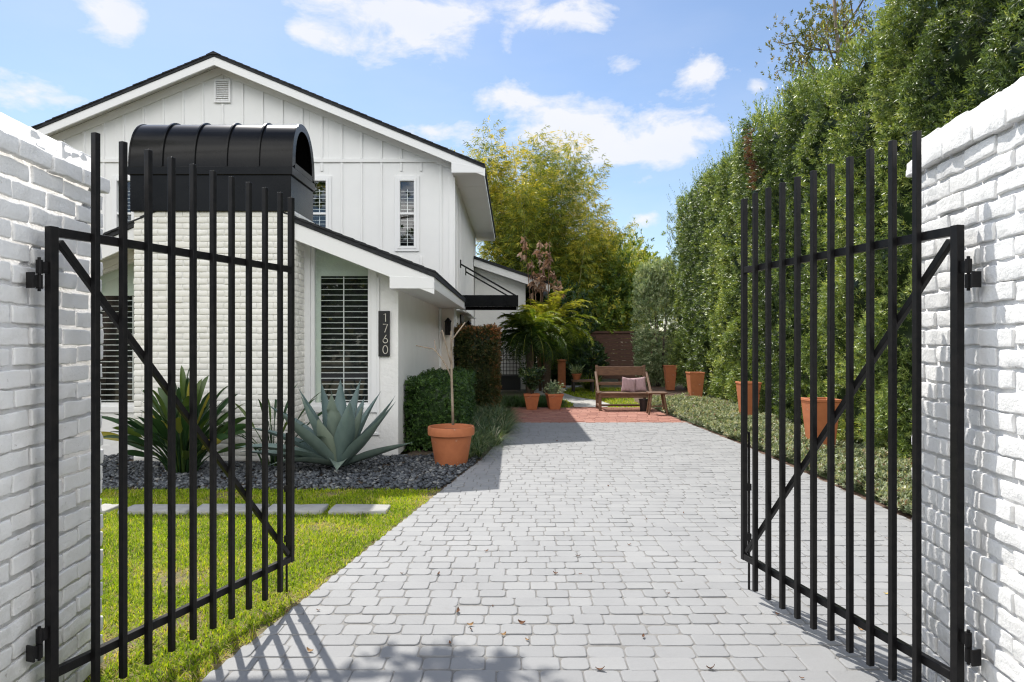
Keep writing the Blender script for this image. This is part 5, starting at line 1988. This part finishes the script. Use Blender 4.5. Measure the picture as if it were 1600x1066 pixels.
# ------------------------------------------------------------------ fence at the back
fr = thing('wood_fence', 'red brown horizontal board fence closing off the back of the garden', 'fence', (3.5, 26.0, 0))
pl = MB()
rr = np.random.default_rng(131)
z = .06
while z < 1.78:
    h = .135
    pl.box(1.0, 7.0, 25.985 + rr.normal(0, .004), 26.01, z, z + h, float(rr.uniform()))
    z += h + .005
pl.build('boards', M_FENCE, fr)
for x in (1.1, 2.6, 4.1, 5.6, 6.9):
    MB().box(x - .045, x + .045, 26.012, 26.10, -.05, 1.84).build('post', M_FENCE, fr)
MB().box(.98, 7.02, 25.95, 26.05, 1.80, 1.84).build('cap_rail', M_FENCE, fr)

# ------------------------------------------------------------------ bamboo
def bamboo(label, cx, cy, n, hmin, hmax, spread, seed, nsh, tm, L=.17, foot=.55):
    r = np.random.default_rng(seed)
    root = thing('bamboo', label, 'bamboo', (cx, cy, 0))
    Ps, Ds, Ts = [], [], []
    for i in range(n):
        az = r.uniform(0, 2 * PI)
        q = math.sqrt(r.uniform(0, 1))
        b = np.array([cx + foot * q * math.cos(az), cy + foot * q * math.sin(az), -.05])
        H = r.uniform(hmin, hmax) * (1.0 - .16 * q)
        lean = .05 + .33 * q * spread
        pts = [b]
        for k in range(10):
            a = lean * (.3 + 1.5 * (k / 9) ** 2)
            pts.append(pts[-1] + np.array([math.cos(az) * math.sin(a), math.sin(az) * math.sin(a), math.cos(a)]) * H / 10)
        m = MB()
        m.tube(pts, [.032 * (1 - .8 * k / 10) for k in range(11)], 6)
        m.build('culm', M_CULM, root, smooth=True)
        pts = np.array(pts)
        m_ = nsh // n
        t = r.uniform(.18, 1.0, m_) ** .8 * 10
        i0 = np.minimum(t.astype(int), 9)
        f = (t - i0)[:, None]
        P = pts[i0] * (1 - f) + pts[i0 + 1] * f
        # whorls of side branches: sprays hang off the ends of them
        a2 = r.uniform(0, 2 * PI, m_)
        br = r.uniform(.05, .75, m_) * (1.1 - .4 * t / 10)
        P = P + np.stack([np.cos(a2) * br, np.sin(a2) * br, .25 * br + r.normal(0, .08, m_)], 1)
        Ps.append(P)
        Ds.append(np.stack([np.cos(a2), np.sin(a2), r.normal(.05, .35, m_)], 1))
        Ts.append(np.clip(tm + r.normal(0, .12) + r.normal(0, .16, m_) + .55 * (t / 10 - .55), 0, 1))  # tint also carries shading: yellower new growth on top, darker below
    P, D, T = np.concatenate(Ps), np.concatenate(Ds), np.concatenate(Ts)
    g = shoots(P, D, 8, L, L * .17, .28, .8, droop=.35, tint=T, rng=r, ldroop=.15)
    build_geo('foliage', g, L_BAMBOO, root)
bamboo('tall yellow green bamboo clump right behind the house corner', .55, 27.0, 30, 8.8, 10.7, .95, 141, 12500, .44)
bamboo('shorter loose bamboo clump leaning out over the palms', 2.2, 27.0, 18, 6.4, 8.0, 1.0, 142, 6500, .45)

# ------------------------------------------------------------------ trees
def tree(name, label, base, h, spread, nl, r0, seed, nleaf, k, L, W, mat, lean=(0, 0), start=.35, cr=.5, tm=.45, sub=3, group=None, stem=.2, droop=.1):
    r = np.random.default_rng(seed)
    root = thing(name, label, 'tree', base, group)
    limbs, tips = tree_limbs(base, h, spread, nl, r0, r, lean, start, sub)
    wood_mesh(limbs, 'trunk', M_BARK, root)
    i = r.integers(0, len(tips), nleaf)
    P = tips[i] + r.normal(0, cr, (nleaf, 3)) * np.array([1, 1, .8])
    D = unit(P - np.array([base[0] + lean[0] * .5, base[1] + lean[1] * .5, base[2] + h * .55])) + r.normal(0, .5, (nleaf, 3)) + np.array([0, 0, .25])
    t = np.clip(tm + .15 * np.sin(i * 1.7) + r.normal(0, .17, nleaf), 0, 1)
    build_geo('crown', shoots(P, D, k, L, W, stem, .9, droop=droop, tint=t, rng=r), mat, root)
    return root
TG = 'trees beyond the back fence'
tree('dense_tree', 'bushy bright green tree just over the brown fence, beside the silvery shrub', (4.0, 28.0, 0), 3.7, 1.9, 11, .13, 151, 2600, 8, .15, .07, L_TREE, cr=.45, tm=.50, group=TG, start=.18)
tree('citrus_tree', 'mottled green and yellow tree between the bamboo and the dark tree', (3.3, 29.6, 0), 4.9, 2.1, 11, .13, 152, 2600, 8, .16, .07, L_TREE, cr=.48, tm=.70, group=TG, start=.2)
tree('airy_tree', 'thin airy pale tree whose top shows alone against the sky', (4.7, 31.0, 0), 5.9, 1.9, 9, .09, 153, 900, 7, .15, .05, L_TREE, cr=.40, tm=.75, group=TG, start=.45)
tree('distant_tree', 'round distant green tree low on the skyline beside the hedge', (7.5, 44.0, 0), 6.0, 3.2, 12, .2, 154, 2200, 8, .24, .12, L_TREE, cr=.7, tm=.55, group=TG, start=.25)
tree('distant_tree', 'broad dark distant tree filling the gap below the skyline', (3.0, 46.0, 0), 6.2, 4.0, 13, .22, 155, 2400, 8, .26, .13, L_DARKTREE, cr=.8, tm=.6, group=TG, start=.2)
tree('shade_tree', 'dark leafy tree in the shade at the foot of the bamboo', (1.3, 24.4, 0), 2.7, 1.5, 10, .08, 156, 1500, 8, .15, .07, L_DARKTREE, cr=.38, tm=.35, group=TG, start=.15)
tree('oak_tree', 'sparse oak with thin twisted branches rising above the tall hedge', (8.1, 15.6, 0), 9.3, 2.6, 12, .17, 157, 1500, 8, .075, .04, leafmat('oak leaves', [(0, (.06, .085, .025)), (.5, (.13, .15, .04)), (1, (.32, .24, .07))], .35, .45), lean=(-.6, 0), cr=.20, tm=.5, start=.5, sub=7, stem=.12)
# one bough of a garden tree that stands out of view reaches over the drive mouth; its leaves throw a shadow there
def bough():
    r = np.random.default_rng(181)
    root = thing('garden_tree', 'tree with big leaves whose bough hangs over the drive mouth', 'tree', (-6.6, 6.9, 0))
    m = MB()
    m.tube([(-6.6, 6.9, -.05), (-6.55, 6.9, 1.6), (-6.4, 6.85, 3.2), (-6.3, 6.8, 4.6), (-6.2, 6.8, 6.2)], [.14, .12, .10, .08, .03], 9)
    m.tube([(-6.35, 6.82, 4.2), (-5.2, 6.7, 5.0), (-3.8, 6.5, 5.35), (-2.7, 6.7, 5.45), (-1.9, 6.75, 5.4)], [.06, .05, .04, .03, .012], 8)
    m.build('trunk', M_BARK, root, smooth=True)
    n = 24
    c = np.array([-2.18, 6.70, 5.45])
    P = c + np.stack([r.normal(0, .22, n), r.normal(0, .10, n), r.normal(0, .12, n)], 1)
    D = np.stack([r.normal(.1, .8, n), r.normal(.2, .8, n), r.normal(0, .4, n)], 1)
    g1 = shoots(P, D, 6, .17, .085, .12, 1.0, rng=r)
    n = 60
    P = np.array([-6.2, 6.8, 6.1]) + r.normal(0, .35, (n, 3))
    g2 = shoots(P, r.normal(0, 1, (n, 3)), 6, .17, .085, .15, 1.0, rng=r)
    build_geo('crown', join_geo([g1, g2]), L_TREE, root)
bough()
# far trees on both sides (behind the house and the hedge)
# street trees behind the viewer: they show in the window panes
# a wood across the street, behind the viewer
def far_wood():
    r = np.random.default_rng(160)
    n = 9000
    x = r.uniform(-34, 30, n); y = r.uniform(-24, -19, n)
    top = 6.5 + 2.2 * np.sin(x * .5) + 1.2 * np.sin(x * 1.3 + 1)
    P = np.stack([x, y, r.uniform(0, 1, n) ** .8 * top], 1)
    D = np.stack([r.normal(0, .5, n), r.normal(.6, .5, n), np.ones(n) * .6], 1)
    g = shoots(P, D, 6, .55, .3, .5, 1.0, rng=r)
    mass(build_geo('far_woods', g, L_DARKTREE), '')
far_wood()
tree('street_tree', 'broad dark street tree standing across the road behind the viewer', (-6.5, -19.0, 0), 7.5, 4.0, 12, .28, 158, 2200, 8, .3, .15, L_DARKTREE, cr=.9, tm=.5, start=.25, group='trees across the street')
tree('street_tree', 'bare twiggy street tree across the road behind the viewer', (-1.0, -17.0, 0), 5.5, 2.6, 12, .15, 159, 60, 5, .2, .1, L_DRY, cr=.3, tm=.7, start=.25, sub=8, group='trees across the street')

# ------------------------------------------------------------------ fallen leaves on the drive
def fallen():
    r = np.random.default_rng(171)
    mats = [surf('dry leaf brown', (.16, .07, .03), .8), surf('dry leaf tan', (.36, .22, .10), .8), surf('dry leaf yellow', (.55, .40, .08), .7)]
    metas = []
    for q in range(4):
        m = bpy.data.meshes.new('fallen_leaf')
        L, W = .011 + .0025 * q, .0055 + .0012 * q
        v, f = [], []
        for i in range(6):
            t = i / 5
            w = W * math.sin(PI * min(max(t, .04), .97)) ** .8
            x = (t - .5) * 2 * L
            zc_ = .002 + .005 * (t - .45) ** 2 * 4 * (1 + q * .4)
            v += [(x, -w, zc_ + .003 + .001 * q), (x, 0, zc_), (x, w, zc_ + .002)]
        for i in range(5):
            for c in (0, 1): f.append((i * 3 + c, i * 3 + c + 1, i * 3 + c + 4, i * 3 + c + 3))
        m.from_pydata(v, [], f)
        m.materials.append(mats[[0, 0, 1, 0][q]])
        metas.append(m)
    ym = metas[1].copy(); ym.materials.clear(); ym.materials.append(mats[2])
    pos = [(448, 957, 1), (484, 1019, 2), (617, 845, 0), (583, 849, 0), (628, 897, 0), (685, 898, 0), (497, 955, 0), (716, 957, 0), (770, 948, 0), (735, 978, 2), (736, 985, 0),
           (787, 993, 2), (824, 1001, 2), (703, 1006, 0), (816, 975, 0), (903, 870, 0), (907, 898, 0), (868, 897, 0), (1068, 802, 1), (1010, 812, 0), (865, 748, 0),
           (1253, 1061, 0), (1215, 961, 1), (1344, 985, 2), (1385, 842, 0), (938, 1048, 0), (1044, 928, 0), (983, 852, 0), (1005, 996, 1), (1111, 1046, 0), (760, 862, 0), (1125, 880, 0), (950, 760, 0), (870, 690, 0)]
    def put(m, x, y, lab, s=1.0):
        o = bpy.data.objects.new('fallen_leaf', m)
        COL.objects.link(o)
        o.location = (x, y, .001)
        o.rotation_euler = (r.normal(0, .12), r.normal(0, .12), r.uniform(0, 6.28))
        sc = r.uniform(.8, 1.25) * s
        o.scale = (sc, sc, sc)
        set_tags(o, lab, 'leaf', 'dry leaves fallen on the driveway')
    for (px, py, k) in pos:
        Y = 1600 / (py - 533)
        put(metas[(k + int(r.integers(0, 2)) * 3) % 4 if k < 2 else 2], (px - 800) / 1066.67 * Y, Y, 'small curled dry leaf lying on the grey pavers')
    Y = 1600 / (929 - 533)
    put(ym, (1385 - 800) / 1066.67 * Y, Y, 'single bright yellow leaf on the pavers behind the gate bars', 1.2)
fallen()
